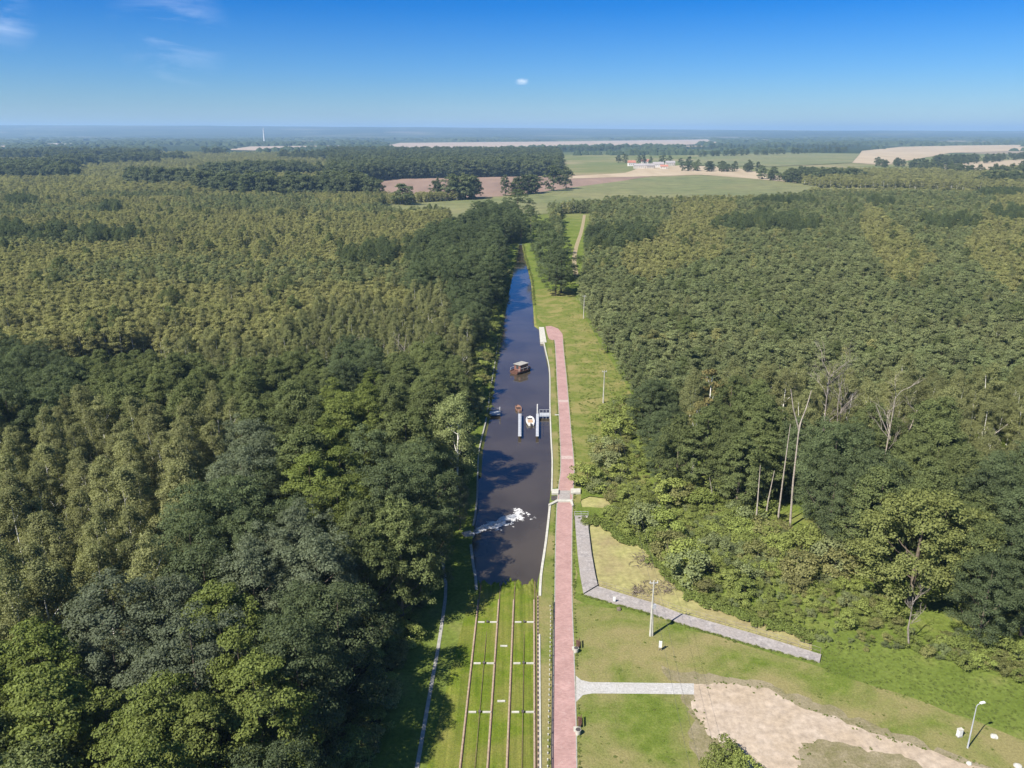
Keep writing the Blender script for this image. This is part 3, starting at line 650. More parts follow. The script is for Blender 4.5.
# jetties
t = empty('jetty', tuple(G(545, 416)), 0, 'small steel jetty reaching from the right bank to the boat carriage', 'jetty'); o0 = t.location
MB().prism([rel(539.4, 417), rel(549.3, 417), rel(549.3, 413.8), rel(539.4, 413.8)], .12, .26).build('deck', M['steel'], t)
for yy in (417, 413.8):
    MB().tube([(*rel(539.4, yy), 1.2), (*rel(549.6, yy), 1.2)], .045, 5).build('rail', M['steel'], t)
    for xx in (539.6, 543, 546.2, 549.4): MB().tube([(*rel(xx, yy), -1), (*rel(xx, yy), 1.2)], .05, 5).build('railing_post', M['steel'], t)
t = empty('jetty', tuple(G(497, 413)), 0, 'small jetty with a tall post on the shaded left bank', 'jetty'); o0 = t.location
MB().prism([rel(489.5, 415), rel(500, 415), rel(500, 411.6), rel(490, 411.6)], .05, .2).build('deck', M['steel'], t)
MB().tube([(*rel(500, 413.6), -1.2), (*rel(500, 413.6), 1.9)], .15, 8).build('mooring_post', M['steel'], t)
MB().tube([(*rel(490, 411.6), 1.0), (*rel(499.6, 411.6), 1.0)], .045, 5).build('rail', M['steel'], t)
o = MB().box((0, 0, .1), (1.2, .35, .2)).build('stone_step', M['pale_concrete']); o.location = G(557, 415.2); tag(o, 'pale stone step in the grass between the jetty and the path', 'step')
# tour boat
t = empty('houseboat', tuple(G(521.5, 371.5, WZ)), math.radians(-42), 'broad dark brown houseboat with white roof turning in the canal', 'boat')
hull(7.6, 4.0, .9, M['brown_wood'], 'hull', t, stern=.8)
MB().box((0, -.2, 1.75), (2.6, 3.6, 1.9)).build('cabin', surf('cabin_wood', (.13, .06, .05), (.2, .1, .075), 3), t)
for sx in (-1.31, 1.31):
    for yy in (-1.3, 0.6): MB().box((sx, yy - .1, 2.0), (.05, .9, .7)).build('window', M['glass'], t)
MB().box((0, -2.02, 1.9), (.9, .05, 1.1)).build('window', M['glass'], t)
MB().box((0, -.3, 2.78), (3.0, 4.2, .14)).build('roof', M['concrete'], t, bevel=.04)
MB().box((0, 2.6, .86), (1.5, .9, .16)).build('hatch', M['steel'], t)
rb = MB()
for s_ in (-1, 1): rb.tube([(s_ * 1.75, -3.3, 1.75), (s_ * 1.85, 0, 1.75), (s_ * 1.35, 2.2, 1.8)], .04, 5)
rb.build('handrail', M['white_paint'], t)
for s_ in (-1, 1):
    for yy in (-3.2, -1.2, .8): MB().tube([(s_ * 1.8, yy, .8), (s_ * 1.8, yy, 1.75)], .035, 5).build('railing_post', M['white_paint'], t)

# white water from the outlet on the left bank
m, nt, N, L, out = mat_new('foam'); b = N.new('ShaderNodeBsdfPrincipled'); b.inputs['Base Color'].default_value = (.5, .5, .5, 1); b.inputs['Roughness'].default_value = .7
gf = N.new('ShaderNodeNewGeometry'); nf = noise_n(nt, gf.outputs['Position'], 2.2, 8, .75); rf_ = ramp(nt, [(.34, (.12, .12, .12)), (.52, (1, 1, 1))]); L.new(nf.outputs['Fac'], rf_.inputs[0])
tf = N.new('ShaderNodeBsdfTransparent'); mf = N.new('ShaderNodeMixShader'); L.new(rf_.outputs[0], mf.inputs[0]); L.new(tf.outputs[0], mf.inputs[1]); L.new(b.outputs[0], mf.inputs[2]); L.new(mf.outputs[0], out.inputs['Surface']); M['foam'] = m
def foam_mesh():
    """a thin churned sheet with a broken outline, and drops thrown up near the outlet"""
    r = np.random.default_rng(8); V = []; F = []
    P = G(473.5, 533, WZ); Q = G(526, 512, WZ); ax = Q - P; ax.z = 0; Ln = ax.length; u = ax.normalized(); v = Vector((-u.y, u.x, 0))
    nu, nv = 260, 150; hw = 4.0; H = np.zeros((nu + 1, nv + 1))
    for i in range(nu + 1):
        s_ = i / nu; half = .6 + 3.0 * s_
        for j in range(nv + 1):
            w = (j / nv * 2 - 1) * hw; c = P + u * (s_ * Ln) + v * w
            e = 1 - abs(w) / half; n1 = noise.fractal(Vector((s_ * 7, w * .75, 2)), .7, 2.2, 5) ; n2 = noise.noise(Vector((c.x * 3.1, c.y * 3.1, 4)))
            H[i, j] = e * 1.0 + n1 * .95 + n2 * .5 + .16 + .06 * noise.noise(Vector((c.x * 9, c.y * 9, 1))) - .02 - s_ * .98
    vid = {}
    def vert(i, j):
        if (i, j) not in vid:
            s_ = i / nu; w = (j / nv * 2 - 1) * hw; c = P + u * (s_ * Ln) + v * w
            vid[(i, j)] = len(V); V.append((c.x, c.y, WZ + .015 + max(0, min(.5, H[i, j])) * .35 * (1 - s_ * .6)))
        return vid[(i, j)]
    for i in range(nu):
        for j in range(nv):
            if H[i, j] + H[i + 1, j] + H[i, j + 1] + H[i + 1, j + 1] > 0: F.append((vert(i, j), vert(i + 1, j), vert(i + 1, j + 1), vert(i, j + 1)))
    for k in range(700):
        s_ = r.random() ** 1.6 * .55; w = (.2 + 1.1 * s_) * r.normal() * .7; c = P + u * (s_ * Ln) + v * w; z = WZ + .05 + r.random() * .55 * (1 - s_); q = .03 + .05 * r.random(); n = len(V)
        V += [(c.x - q, c.y, z), (c.x, c.y - q, z + q), (c.x + q, c.y, z), (c.x, c.y + q, z - q * .5)]; F.append((n, n + 1, n + 2, n + 3))
    return np_mesh('foam', V, F, True)
tag(link('water_foam', foam_mesh(), M['foam']), 'white foam where water rushes from the outlet into the canal', 'foam', kind='stuff')
p = G(472, 533.5)
t = empty('outlet_pipe', tuple(p), math.radians(25), 'concrete water outlet under the trees on the left bank of the canal', 'outlet')
MB().box((-.9, 0, -.1), (1.8, 1.7, .7)).build('headwall', M['concrete'], t); MB().tube([(-.3, 0, -.15), (.35, 0, -.25)], .42, 12).build('pipe_mouth', M['steel'], t)

# ------------------------------------------------------------------ street furniture
def bench(px, py, label):
    p = G(px, py); t = empty('park_bench', tuple(p), math.radians(-3), label, 'bench', 'benches beside the red path')
    for i in range(3): pass
    MB().box((-.13, 0, .45), (.12, 1.7, .05)).box((.02, 0, .45), (.12, 1.7, .05)).box((.17, 0, .45), (.12, 1.7, .05)).build('seat', M['brown_wood'], t)
    MB().box((.3, 0, .66), (.05, 1.7, .13)).box((.33, 0, .84), (.05, 1.7, .13)).build('backrest', M['brown_wood'], t)
    for yy in (-.65, .65): MB().box((.03, yy, .21), (.4, .1, .42)).build('leg', M['concrete'], t)
bench(577.4, 646, 'brown bench on the right of the red path, above the light side path'); bench(578.8, 724, 'brown bench on the right of the red path, below the light side path')
for (px, py, lb) in ((576, 652.5, 'round pale litter bin beside the upper bench'), (578, 734.5, 'round pale litter bin beside the lower bench')):
    p = G(px, py); t = empty('litter_bin', tuple(p), 0, lb, 'litter bin')
    MB().tube([(0, 0, 0), (0, 0, .1), (0, 0, .78)], [.3, .34, .38], 14).build('bin_body', M['pale_concrete'], t); MB().tube([(0, 0, .78), (0, 0, .84)], [.33, .3], 14).build('rim', M['dark_steel'], t)
    MB().box((-.1, .9, .03), (.8, .9, .06)).build('plinth', M['pale_concrete'], t)
def board(name, px, py, h, w, label, cat):
    p = G(px, py); t = empty(name, tuple(p), math.radians(-8), label, cat)
    MB().tube([(-w / 2 + .06, 0, 0), (-w / 2 + .06, 0, h)], .05, 6).build('post', M['grey_wood'], t); MB().tube([(w / 2 - .06, 0, 0), (w / 2 - .06, 0, h)], .05, 6).build('post', M['grey_wood'], t)
    MB().box((0, -.07, h * .66), (w, .06, h * .66)).build('panel', M['white_paint'], t)
board('notice_board', 614, 603.5, 1.3, .42, 'small white notice board on the grass in front of the stone walk', 'sign')
board('notice_board', 660, 650.5, 1.7, .45, 'small white notice board on the lawn, below the power pole', 'sign')
def boulder(name, px, py, r, mat, label, cat, sq=.7, seed=0):
    bm = bmesh.new(); bmesh.ops.create_icosphere(bm, subdivisions=2, radius=r)
    for v in bm.verts:
        k = 1 + .35 * noise.noise(v.co * 1.6 / r + Vector((seed, 0, 0))); v.co = Vector((v.co.x * k, v.co.y * k, v.co.z * k * sq))
    me = bpy.data.meshes.new(name); bm.to_mesh(me); bm.free(); o = link(name, me, mat); o.location = G(px, py) + Vector((0, 0, r * sq * .35)); return tag(o, label, cat)
boulder('tree_stump', 618.8, 609.8, .42, M['bark'], 'dark stump on the grass beside the upper notice board', 'stump', .8, 3)
boulder('boulder', 994, 737, .45, M['pale_concrete'], 'pale boulder in the grass to the right of the lamp post', 'boulder', .6, 5)
boulder('boulder', 1018, 767, .5, M['pale_concrete'], 'pale boulder at the bottom right corner of the field', 'boulder', .6, 9)
boulder('boulder', 969, 764, .35, M['pale_concrete'], 'small pale boulder at the foot of the lamp post', 'boulder', .6, 12)
p = G(959, 736.5); t = empty('utility_box', tuple(p), math.radians(12), 'white electrical cabinet standing left of the lamp post', 'utility box')
MB().box((0, 0, .62), (.6, .4, .95)).build('cabinet', M['white_paint'], t); MB().box((0, 0, .07), (.66, .46, .14)).build('plinth', M['concrete'], t); MB().box((0, -.215, .62), (.5, .03, .8)).build('door', M['white_paint'], t); MB().box((0, 0, 1.12), (.68, .48, .06)).build('roof', M['pale_concrete'], t)
p = G(967.5, 748); t = empty('street_lamp', tuple(p), 0, 'slim grey street lamp on the grass by the sandy track', 'street lamp')
MB().tube([(0, 0, 0), (0, 0, 1), (0, 0, 6.2)], [.11, .09, .055], 8).build('pole', M['steel'], t)
MB().tube([(0, 0, 6.2), (.12, .05, 6.45), (.75, .25, 6.6)], .045, 6).build('arm', M['steel'], t)
MB().box((.85, .28, 6.6), (.7, .3, .14), rz=.3, taper=.8).build('lamp_head', M['white_paint'], t)
t = empty('fallen_log', tuple(G(1012, 673)), 0, 'dark fallen log in the grass at the right edge', 'log'); o0 = t.location
MB().tube([(*rel(998, 670), .25), (*rel(1008, 673), .28), (*rel(1030, 679), .22)], [.2, .24, .18], 8).build('trunk', M['bark'], t)
MB().tube([(*rel(1008, 673), .3), (*rel(1012, 669), .8)], [.08, .04], 6).build('branch_stub', M['bark'], t)

# power poles and their wires
PP = [G(650.3, 636), G(603.2, 403), G(583.6, 318.5)]
plab = ['tall power pole with crossarm and pale shaft standing beside the stone walk', 'white power pole in the rough grass right of the red path, middle of the line', 'farthest white power pole, at the edge of the right wood near the bend']
for i, p in enumerate(PP):
    t = empty('power_pole', tuple(p), math.radians(3), plab[i], 'power pole', 'power poles along the canal')
    MB().tube([(0, 0, 0), (0, 0, 4), (.05, 0, 9.6)], [.2, .16, .1], 8).build('shaft', M['pale_concrete'], t)
    if i == 0:
        MB().tube([(.32, 0, 0), (.2, 0, 3), (.07, 0, 5.6)], [.15, .12, .08], 8).build('strut', M['pale_concrete'], t)
        MB().box((.3, 0, 5.2), (.5, .35, .7)).build('junction_box', M['steel'], t)
    MB().box((.05, 0, 9.2), (1.3, .1, .1)).build('crossarm', M['steel'], t)
    for k_ in (-.5, .05, .6): MB().tube([(k_, 0, 9.25), (k_, 0, 9.55)], [.07, .05], 6).build('insulator', M['white_paint'], t)
pts0 = [PP[0] + (PP[0] - PP[1]).normalized() * 100] + PP + [PP[2] + (PP[2] - PP[1]).normalized() * 90]
for k_, nm in ((-.5, 'left'), (.6, 'right')):
    m_ = MB()
    for a, b in zip(pts0[:-1], pts0[1:]):
        m_.tube([(a.x + (b.x - a.x) * s + k_, a.y + (b.y - a.y) * s, 9.5 - 1.3 * 4 * s * (1 - s)) for s in np.linspace(0, 1, 12)], .014, 4)
    tag(m_.build('power_line', M['wire']), f'thin overhead wire strung on the {nm} ends of the pole crossarms', 'wire')

# ------------------------------------------------------------------ trees: templates
def tube_np(V, F, pts, rad, seg=5):
    n0 = len(V); P = [Vector(p) for p in pts]
    for i, p in enumerate(P):
        t = (P[min(i + 1, len(P) - 1)] - P[max(i - 1, 0)]).normalized()
        u = t.cross(Vector((0, 1, 0.1))).normalized(); w = t.cross(u)
        for k in range(seg):
            a = 2 * math.pi * k / seg; V.append(tuple(p + (u * math.cos(a) + w * math.sin(a)) * rad[i]))
    for i in range(len(P) - 1):
        for k in range(seg):
            a, b = n0 + i * seg + k, n0 + i * seg + (k + 1) % seg; F.append((a, b, b + seg, a + seg))
PROFILES = {
    'dome': lambda t: np.sqrt(np.clip(1 - (np.abs(t - .42) / np.where(t > .42, .58, .44)) ** 2.3, 0, 1)),
    'egg': lambda t: np.sqrt(np.clip(1 - (np.abs(t - .36) / np.where(t > .36, .64, .38)) ** 1.8, 0, 1)) * (1 - .25 * t),
    'cone': lambda t: np.clip(1.08 - t, 0, 1) ** .75 * np.clip(t * 6 + .35, 0, 1),
    'tall': lambda t: np.sqrt(np.clip(1 - (np.abs(t - .5) / .52) ** 2.6, 0, 1)),
}
def make_tree(seed, H, R, base, prof, nclump, nleaf, leaf, cr, droop=0.0, flat=.7, limbs=9, tr=.28, lean=.4, inner=.35):
    """returns trunk mesh and crown mesh; crown made of leaf sprays gathered in clumps at the ends of limbs"""
    r = np.random.default_rng(seed)
    z0 = H * base; Hc = H - z0
    # clumps
    t = np.clip(r.beta(1.25, 1.05, nclump), .02, .985); pr_ = PROFILES[prof](t)
    lob = 1 + .2 * np.sin(t * 5 + seed) ; a = r.random(nclump) * 2 * np.pi
    asym = 1 + .22 * np.sin(a * 2 + seed * 1.7) + .16 * np.sin(a * 3 + seed * .9 + t * 4)
    rad = R * pr_ * asym * (inner + (1 - inner) * r.random(nclump) ** .45)
    cx = rad * np.cos(a); cy = rad * np.sin(a); cz = z0 + t * Hc + r.normal(0, .03, nclump) * Hc
    cs = cr * (.6 + .8 * r.random(nclump)) * (.75 + .25 * pr_)
    per = np.maximum(3, (nleaf * cs ** 2 / np.sum(cs ** 2))).astype(int); idx = np.repeat(np.arange(nclump), per); n = len(idx)
    d = r.normal(size=(n, 3)); d /= np.linalg.norm(d, axis=1)[:, None]; d[:, 2] = np.where((d[:, 2] < -.25), -d[:, 2], d[:, 2])
    rr = (.55 + .5 * r.random(n))[:, None]; off = d * rr * cs[idx][:, None]; off[:, 2] *= flat
    if droop: off[:, 2] -= droop * (np.abs(r.normal(size=n))) * cs[idx]
    c = np.stack([cx, cy, cz], 1)[idx] + off
    outw = np.stack([cx, cy, np.zeros(nclump)], 1)[idx] / max(R, .1)
    nrm = d * .75 + outw * .4 + r.normal(size=(n, 3)) * .42 + np.array([0, 0, .45]); nrm /= np.linalg.norm(nrm, axis=1)[:, None]
    ref = r.normal(size=(n, 3)); u = np.cross(nrm, ref); u /= np.linalg.norm(u, axis=1)[:, None]; v = np.cross(nrm, u)
    s = (leaf * (.6 + .8 * r.random(n)))[:, None]
    bend = nrm * s * .22
    V = np.concatenate([c - u * s * .62, c - v * s * .42 + bend, c + u * s * .62, c + v * s * .42 - bend * .3], 0)
    i = np.arange(n); F = np.stack([i, i + n, i + 2 * n, i + 3 * n], 1)
    crown = np_mesh('crown', V, F)
    # trunk and limbs
    TV, TF = [], []; lx, ly = r.normal(0, lean, 2)
    pts = [(0, 0, -.2), (lx * .15, ly * .15, H * .2), (lx * .5, ly * .5, H * .5), (lx, ly, H * .9)]
    tube_np(TV, TF, pts, [tr * 1.25, tr, tr * .65, tr * .12], 7)
    order = np.argsort(-cs)[:limbs]
    for k in order:
        h0 = min(max(z0 * .8, cz[k] - (rad[k] * .8 + 1)), H * .8); f = h0 / H
        p0 = Vector((lx * f, ly * f, h0)); p2 = Vector((cx[k], cy[k], cz[k])); pm = p0.lerp(p2, .5) + Vector((0, 0, -.08 * (p2 - p0).length))
        tube_np(TV, TF, [p0, pm, p2], [tr * .42 * (1 - f * .6), tr * .25, tr * .06], 5)
    trunk = np_mesh('trunk', TV, TF, True)
    return trunk, crown
M['lf_linden'] = leaf_mat('linden_leaf', (.068, .092, .038), (.10, .128, .052), .18)
M['lf_grey'] = leaf_mat('grey_leaf', (.098, .118, .068), (.118, .142, .078), .12)
M['lf_oak'] = leaf_mat('oak_leaf', (.088, .112, .036), (.125, .148, .05), .18)
M['lf_maple'] = leaf_mat('maple_leaf', (.1, .13, .026), (.135, .16, .036), .15)
M['lf_birch'] = leaf_mat('birch_leaf', (.15, .165, .062), (.19, .195, .08), .18)
M['lf_young'] = leaf_mat('young_birch_leaf', (.19, .198, .07), (.245, .238, .092), .25)
M['lf_alder'] = leaf_mat('alder_leaf', (.122, .152, .06), (.185, .2, .086), .26)
M['lf_poplar'] = leaf_mat('poplar_leaf', (.19, .22, .085), (.2, .23, .09), .08)
M['lf_yellow'] = leaf_mat('yellow_leaf', (.145, .165, .048), (.175, .188, .054), .12)
M['lf_orange'] = leaf_mat('orange_leaf', (.165, .16, .055), (.18, .145, .05), .15)
M['lf_shrub'] = leaf_mat('shrub_leaf', (.16, .2, .045), (.22, .245, .065), .25)
M['lf_far'] = leaf_mat('far_leaf', (.066, .088, .036), (.1, .118, .048), .2)
M['lf_scrub'] = leaf_mat('scrub_leaf', (.15, .16, .05), (.22, .21, .08), .25)
T = {}
def template(key, mat, bark, n, seed, **kw):
    L_ = []
    for i in range(n):
        kw2 = dict(kw); kw2['prof'] = kw['prof'][i % len(kw['prof'])] if isinstance(kw['prof'], list) else kw['prof']; tk, cr_ = make_tree(seed + i * 17, **kw2); cr_.materials.append(M[mat]); tk.materials.append(M[bark]); L_.append((tk, cr_))
    T[key] = dict(v=L_, H=kw['H'], R=kw['R'])
template('linden', 'lf_linden', 'bark', 4, 11, H=20, R=6.2, base=.12, prof='dome', nclump=210, nleaf=27000, leaf=.2, cr=1.1)
template('grey', 'lf_grey', 'bark', 2, 31, H=20, R=6.0, base=.12, prof='dome', nclump=200, nleaf=26000, leaf=.2, cr=1.05)
template('oak', 'lf_oak', 'bark', 4, 51, H=18, R=5.4, base=.15, prof='egg', nclump=165, nleaf=23000, leaf=.2, cr=1.05)
template('maple', 'lf_maple', 'bark', 3, 71, H=19, R=6.0, base=.12, prof='egg', nclump=170, nleaf=24000, leaf=.21, cr=1.0, flat=.55)
template('birch', 'lf_birch', 'birch_bark', 4, 91, H=20, R=3.6, base=.28, prof='egg', nclump=100, nleaf=16000, leaf=.17, cr=.95, droop=.5, tr=.17, lean=.8)
template('poplar', 'lf_poplar', 'birch_bark', 1, 111, H=19, R=3.9, base=.08, prof='tall', nclump=150, nleaf=26000, leaf=.19, cr=1.15, droop=.4, tr=.22)
template('yellow', 'lf_yellow', 'bark', 1, 131, H=14, R=6.2, base=.16, prof='dome', nclump=190, nleaf=26000, leaf=.2, cr=1.0)
template('orange', 'lf_orange', 'birch_bark', 1, 133, H=14, R=3.2, base=.3, prof='egg', nclump=36, nleaf=2200, leaf=.3, cr=.8)
template('young', 'lf_young', 'birch_bark', 5, 151, H=10.5, R=2.2, base=.06, prof=['egg', 'dome', 'cone', 'egg', 'dome'], nclump=56, nleaf=4200, leaf=.2, cr=.78, droop=.12, flat=.85, limbs=4, tr=.09, lean=.3)
template('alder', 'lf_alder', 'bark', 5, 171, H=11.5, R=2.9, base=.06, prof='egg', nclump=50, nleaf=3800, leaf=.23, cr=.85, limbs=4, tr=.12)
template('shrub', 'lf_shrub', 'bark', 5, 191, H=3.0, R=1.7, base=.02, prof='dome', nclump=26, nleaf=2200, leaf=.17, cr=.62, limbs=3, tr=.05, lean=.1)
M['lf_tuft'] = leaf_mat('grass_blade', (.115, .155, .028), (.16, .185, .05), .2)
T['shrub']['v'][3][1].materials[0] = M['lf_scrub']; T['shrub']['v'][4][1].materials[0] = M['lf_alder']
template('tuft', 'lf_tuft', 'bark', 3, 301, H=.28, R=.32, base=.0, prof='dome', nclump=14, nleaf=170, leaf=.1, cr=.13, limbs=1, tr=.004, lean=.02)
template('far', 'lf_far', 'bark', 4, 211, H=18, R=6.5, base=.03, prof='dome', nclump=70, nleaf=3200, leaf=.75, cr=1.9, inner=.2, limbs=3)

KINDNAME = {'linden': 'broadleaf_tree', 'grey': 'broadleaf_tree', 'oak': 'broadleaf_tree', 'maple': 'broadleaf_tree', 'yellow': 'broadleaf_tree', 'alder': 'broadleaf_tree', 'far': 'broadleaf_tree', 'poplar': 'broadleaf_tree', 'orange': 'birch_tree', 'birch': 'birch_tree', 'young': 'birch_tree'}
# which kind grows where: the nearest of these seeds, by where the top of the tree is seen
SEEDS = [(110, 730, 'maple'), (215, 650, 'maple'), (15, 640, 'maple'), (20, 740, 'oak'), (300, 730, 'linden'), (260, 700, 'maple'), (110, 600, 'grey'), (55, 610, 'grey'), (165, 585, 'grey'), (200, 520, 'linden'), (250, 490, 'linden'), (300, 540, 'grey'),
         (330, 600, 'linden'), (340, 650, 'maple'), (240, 440, 'grey'), (290, 420, 'oak'), (340, 420, 'maple'), (345, 470, 'maple'), (380, 500, 'oak'), (390, 440, 'linden'), (400, 400, 'oak'), (450, 400, 'oak'), (455, 480, 'grey'),
         (25, 430, 'birch'), (70, 410, 'birch'), (120, 430, 'birch'), (170, 410, 'birch'), (215, 395, 'birch'), (30, 480, 'birch'), (100, 490, 'birch'), (160, 470, 'birch'), (20, 540, 'birch'), (70, 540, 'birch'), (130, 540, 'birch'),
         (40, 370, 'linden'), (110, 355, 'oak'), (175, 370, 'oak'), (10, 340, 'linden'), (240, 380, 'oak'), (300, 375, 'oak'), (350, 350, 'linden'), (355, 390, 'maple'), (395, 330, 'birch'), (330, 320, 'birch'), (260, 330, 'birch'), (425, 350, 'oak'), (460, 330, 'birch'), (475, 300, 'linden'), (470, 260, 'linden'), (485, 230, 'linden'),
         (430, 300, 'birch'), (380, 300, 'young'), (200, 330, 'young'), (100, 320, 'young'), (20, 310, 'young'), (200, 280, 'young'),
         (600, 300, 'alder'), (700, 300, 'alder'), (800, 300, 'alder'), (900, 310, 'alder'), (1000, 330, 'alder'), (600, 340, 'alder'), (635, 370, 'linden'), (645, 420, 'linden'), (700, 370, 'birch'), (740, 360, 'birch'), (690, 430, 'oak'), (750, 420, 'oak'), (640, 450, 'oak'),
         (820, 430, 'linden'), (850, 470, 'linden'), (790, 400, 'birch'), (840, 370, 'birch'), (900, 400, 'birch'), (960, 390, 'birch'), (880, 430, 'oak'), (930, 440, 'oak'), (1000, 430, 'birch'), (1010, 480, 'linden'), (960, 490, 'oak'), (1010, 540, 'linden'), (920, 480, 'oak'), (740, 480, 'oak'), (1020, 560, 'linden'),
         (600, 230, 'linden'), (650, 235, 'young'), (640, 210, 'oak'), (700, 215, 'young'), (760, 225, 'linden'), (800, 215, 'linden'), (900, 245, 'young'), (1000, 250, 'young'), (850, 260, 'alder'), (960, 280, 'alder'), (930, 225, 'oak')]
SX = np.array([s[0] for s in SEEDS]); SY = np.array([s[1] for s in SEEDS])
def kind_at(px, py): return SEEDS[int(np.argmin((SX - px) ** 2 + ((SY - py) * 1.3) ** 2))][2]
rg = random.Random(77)
ITEMS = []                          # kind, x, y, height, spread scale, zone
def add(kind, x, y, h, w=1.0, zone='wood', special=None): ITEMS.append(dict(k=kind, x=x, y=y, h=h, w=w, zone=zone, sp=special))
MANUAL = []
def manual(kind, px, py, h, w, special, top=True, label=None):
    """a tree whose top (or foot) is seen at px, py"""
    p = G(px, py, h if top else 0); d = dict(k=kind, x=p.x, y=p.y, h=h, w=w, zone='manual', sp=special); MANUAL.append(d); ITEMS.append(d)
def left_edge(Y):
    return float(np.interp(Y, [40, 72, 95, 110, 125, 138, 150], [-20.5, -19, -17, -15.5, -15, -14, interp_edge(wl_, 150) - 7.5])) if Y < 150 else interp_edge(wl_, min(Y, 430)) - 7.0 - max(0, Y - 430) * .05
# --- left wood, near: big trees
def scatter(x0, x1, y0, y1, step, test, make, jit=.38):
    y = y0; row = 0
    while y < y1:
        x = x0 + (row % 2) * step / 2
        while x < x1:
            X = x + rg.uniform(-jit, jit) * step; Y = y + rg.uniform(-jit, jit) * step
            if test(X, Y): make(X, Y)
            x += step
        y += step * .87; row += 1
def in_view(X, Y, m=18): return abs(X) < .66 * (Y * .95 + 22) + m and Y > 30
def near_manual(X, Y, d=5.5): return any((m['x'] - X) ** 2 + (m['y'] - Y) ** 2 < (d * m['w'] * (1.6 if m['k'] == 'yellow' and Y < m['y'] and X < m['x'] + 4 else 1.25 if m['k'] == 'poplar' else 1)) ** 2 for m in MANUAL)

manual('linden', 428, 512, 15, .8, 'dark shaded tree between the pale tree and the gutter')
manual('poplar', 455, 398, 21, 1.0, 'pale green slender tree standing alone beside the left bank, with the lightest crown')
manual('grey', 459, 478, 11, .62, 'low grey-green tree overhanging the canal just above the foaming outlet')
manual('maple', 218, 588, 20, 1.1, 'large yellow-green tree in the near left wood, with the dark wood on three sides')
manual('maple', 105, 694, 18, 1.0, 'yellow-green tree at the bottom edge of the near left wood')
manual('maple', 436, 556, 6, .42, 'small yellow-green tree between the left wood and the gutter')
manual('linden', 265, 243, 14, .85, 'round dark tree alone among the pale young birches on the left')
manual('grey', 110, 578, 21, 1.1, 'grey-green broad tree in the near left wood below the pale birches')
manual('yellow', 928, 497, 19, 1.05, 'large tree turning yellow at the right edge of the picture, above the scrub')
manual('oak', 990, 520, 17, .95, 'mid-green tree right of the large yellowing tree on the right')
manual('linden', 838, 430, 21, .9, 'dense dark green tree on the right, beside the dead trunks')
manual('linden', 858, 472, 17, .75, 'dark tree just in front of the dense dark one on the right')
manual('orange', 712, 370, 20, .9, 'sparse tree with orange-brown leaves in the right wood')
manual('orange', 698, 402, 17, .8, 'small sparse orange-leaved tree left of the tallest dead trunks')
manual('linden', 562, 242, 24, 1.15, 'dark tree on the right bank at the bend, beside the earth track')
manual('linden', 550, 232, 25, 1.15, 'dark tree on the right bank at the bend, nearest the water')
manual('linden', 541, 222, 23, .9, 'dark tree on the right bank at the bend, leftmost of the group')
manual('linden', 556, 255, 19, 1.0, 'dark tree on the right bank at the bend, front of the group')
manual('linden', 549, 219, 22, 1.0, 'dark tree on the right bank at the bend, rearmost of the group')
manual('linden', 518, 190, 29, 1.2, 'large dark tree closing the view at the far end of the canal')
manual('linden', 507, 204, 21, 1.1, 'dark tree left of the large one at the far end of the canal')
manual('linden', 531, 207, 21, 1.0, 'dark tree right of the large one at the far end of the canal')
manual('far', 403, 205, 20, 1.5, 'round tree standing alone in front of the brown field on the left', top=False)
manual('far', 438, 196, 20, .6, 'narrow tree with a dark crown on the brown field, between two rounder trees', top=False)
manual('far', 505, 196, 23, .6, 'slim dark tree alone at the right end of the brown field', top=False)
manual('far', 553, 191, 30, 1.05, 'dark round tree where the brown field meets the green field', top=False)
manual('far', 566, 189, 27, .9, 'dark tree right behind the round one between brown and green field', top=False)

def near_left(X, Y):
    if not in_view(X, Y) or X > left_edge(Y) or near_manual(X, Y): return False
    return (X + 18.5) ** 2 + ((Y - 126) * 1.1) ** 2 > 5.2 ** 2
def mk_near_left(X, Y):
    h = rg.uniform(17, 22) if Y < 165 else rg.uniform(13, 18)
    px, py, _ = proj(X, Y, h); k = kind_at(px, py)
    if k in ('young', 'alder'): k = 'birch' if rg.random() < .5 else 'oak'
    if k == 'birch': h *= 1.0
    add(k, X, Y, h, rg.uniform(.85, 1.15), 'near_left')
scatter(-200, -8, 42, 195, 7.6, near_left, mk_near_left)
# transition band of taller trees, then the young birches
def trans_left(X, Y):
    if not in_view(X, Y) or X > left_edge(Y) or near_manual(X, Y, 4): return False
    lim = 232 + 25 * noise.noise(Vector((X * .02, 3, 0))) + (60 if X > -75 else 0) + (80 if X > -40 else 0)
    return Y < lim
def mk_trans(X, Y):
    h = rg.uniform(11, 16); px, py, _ = proj(X, Y, h); k = kind_at(px, py)
    if k == 'young': k = 'birch'
    add(k, X, Y, h, rg.uniform(.85, 1.15), 'mid_left')
scatter(-240, -6, 195, 390, 6.2, trans_left, mk_trans)
# dark fringe along the left bank farther up
def fringe(X, Y): return interp_edge(wl_, min(Y, 430)) - 42 - (Y > 430) * 10 < X < left_edge(Y) + 1 and not near_manual(X, Y, 3)
scatter(-60, 6, 330, 640, 7.5, lambda X, Y: (Y < 520 and fringe(X, Y)) or (Y >= 520 and -30 < X < 30 and rg.random() < .75), lambda X, Y: add('linden', X, Y, rg.uniform(15, 22), rg.uniform(.75, 1.05), 'fringe_left'))
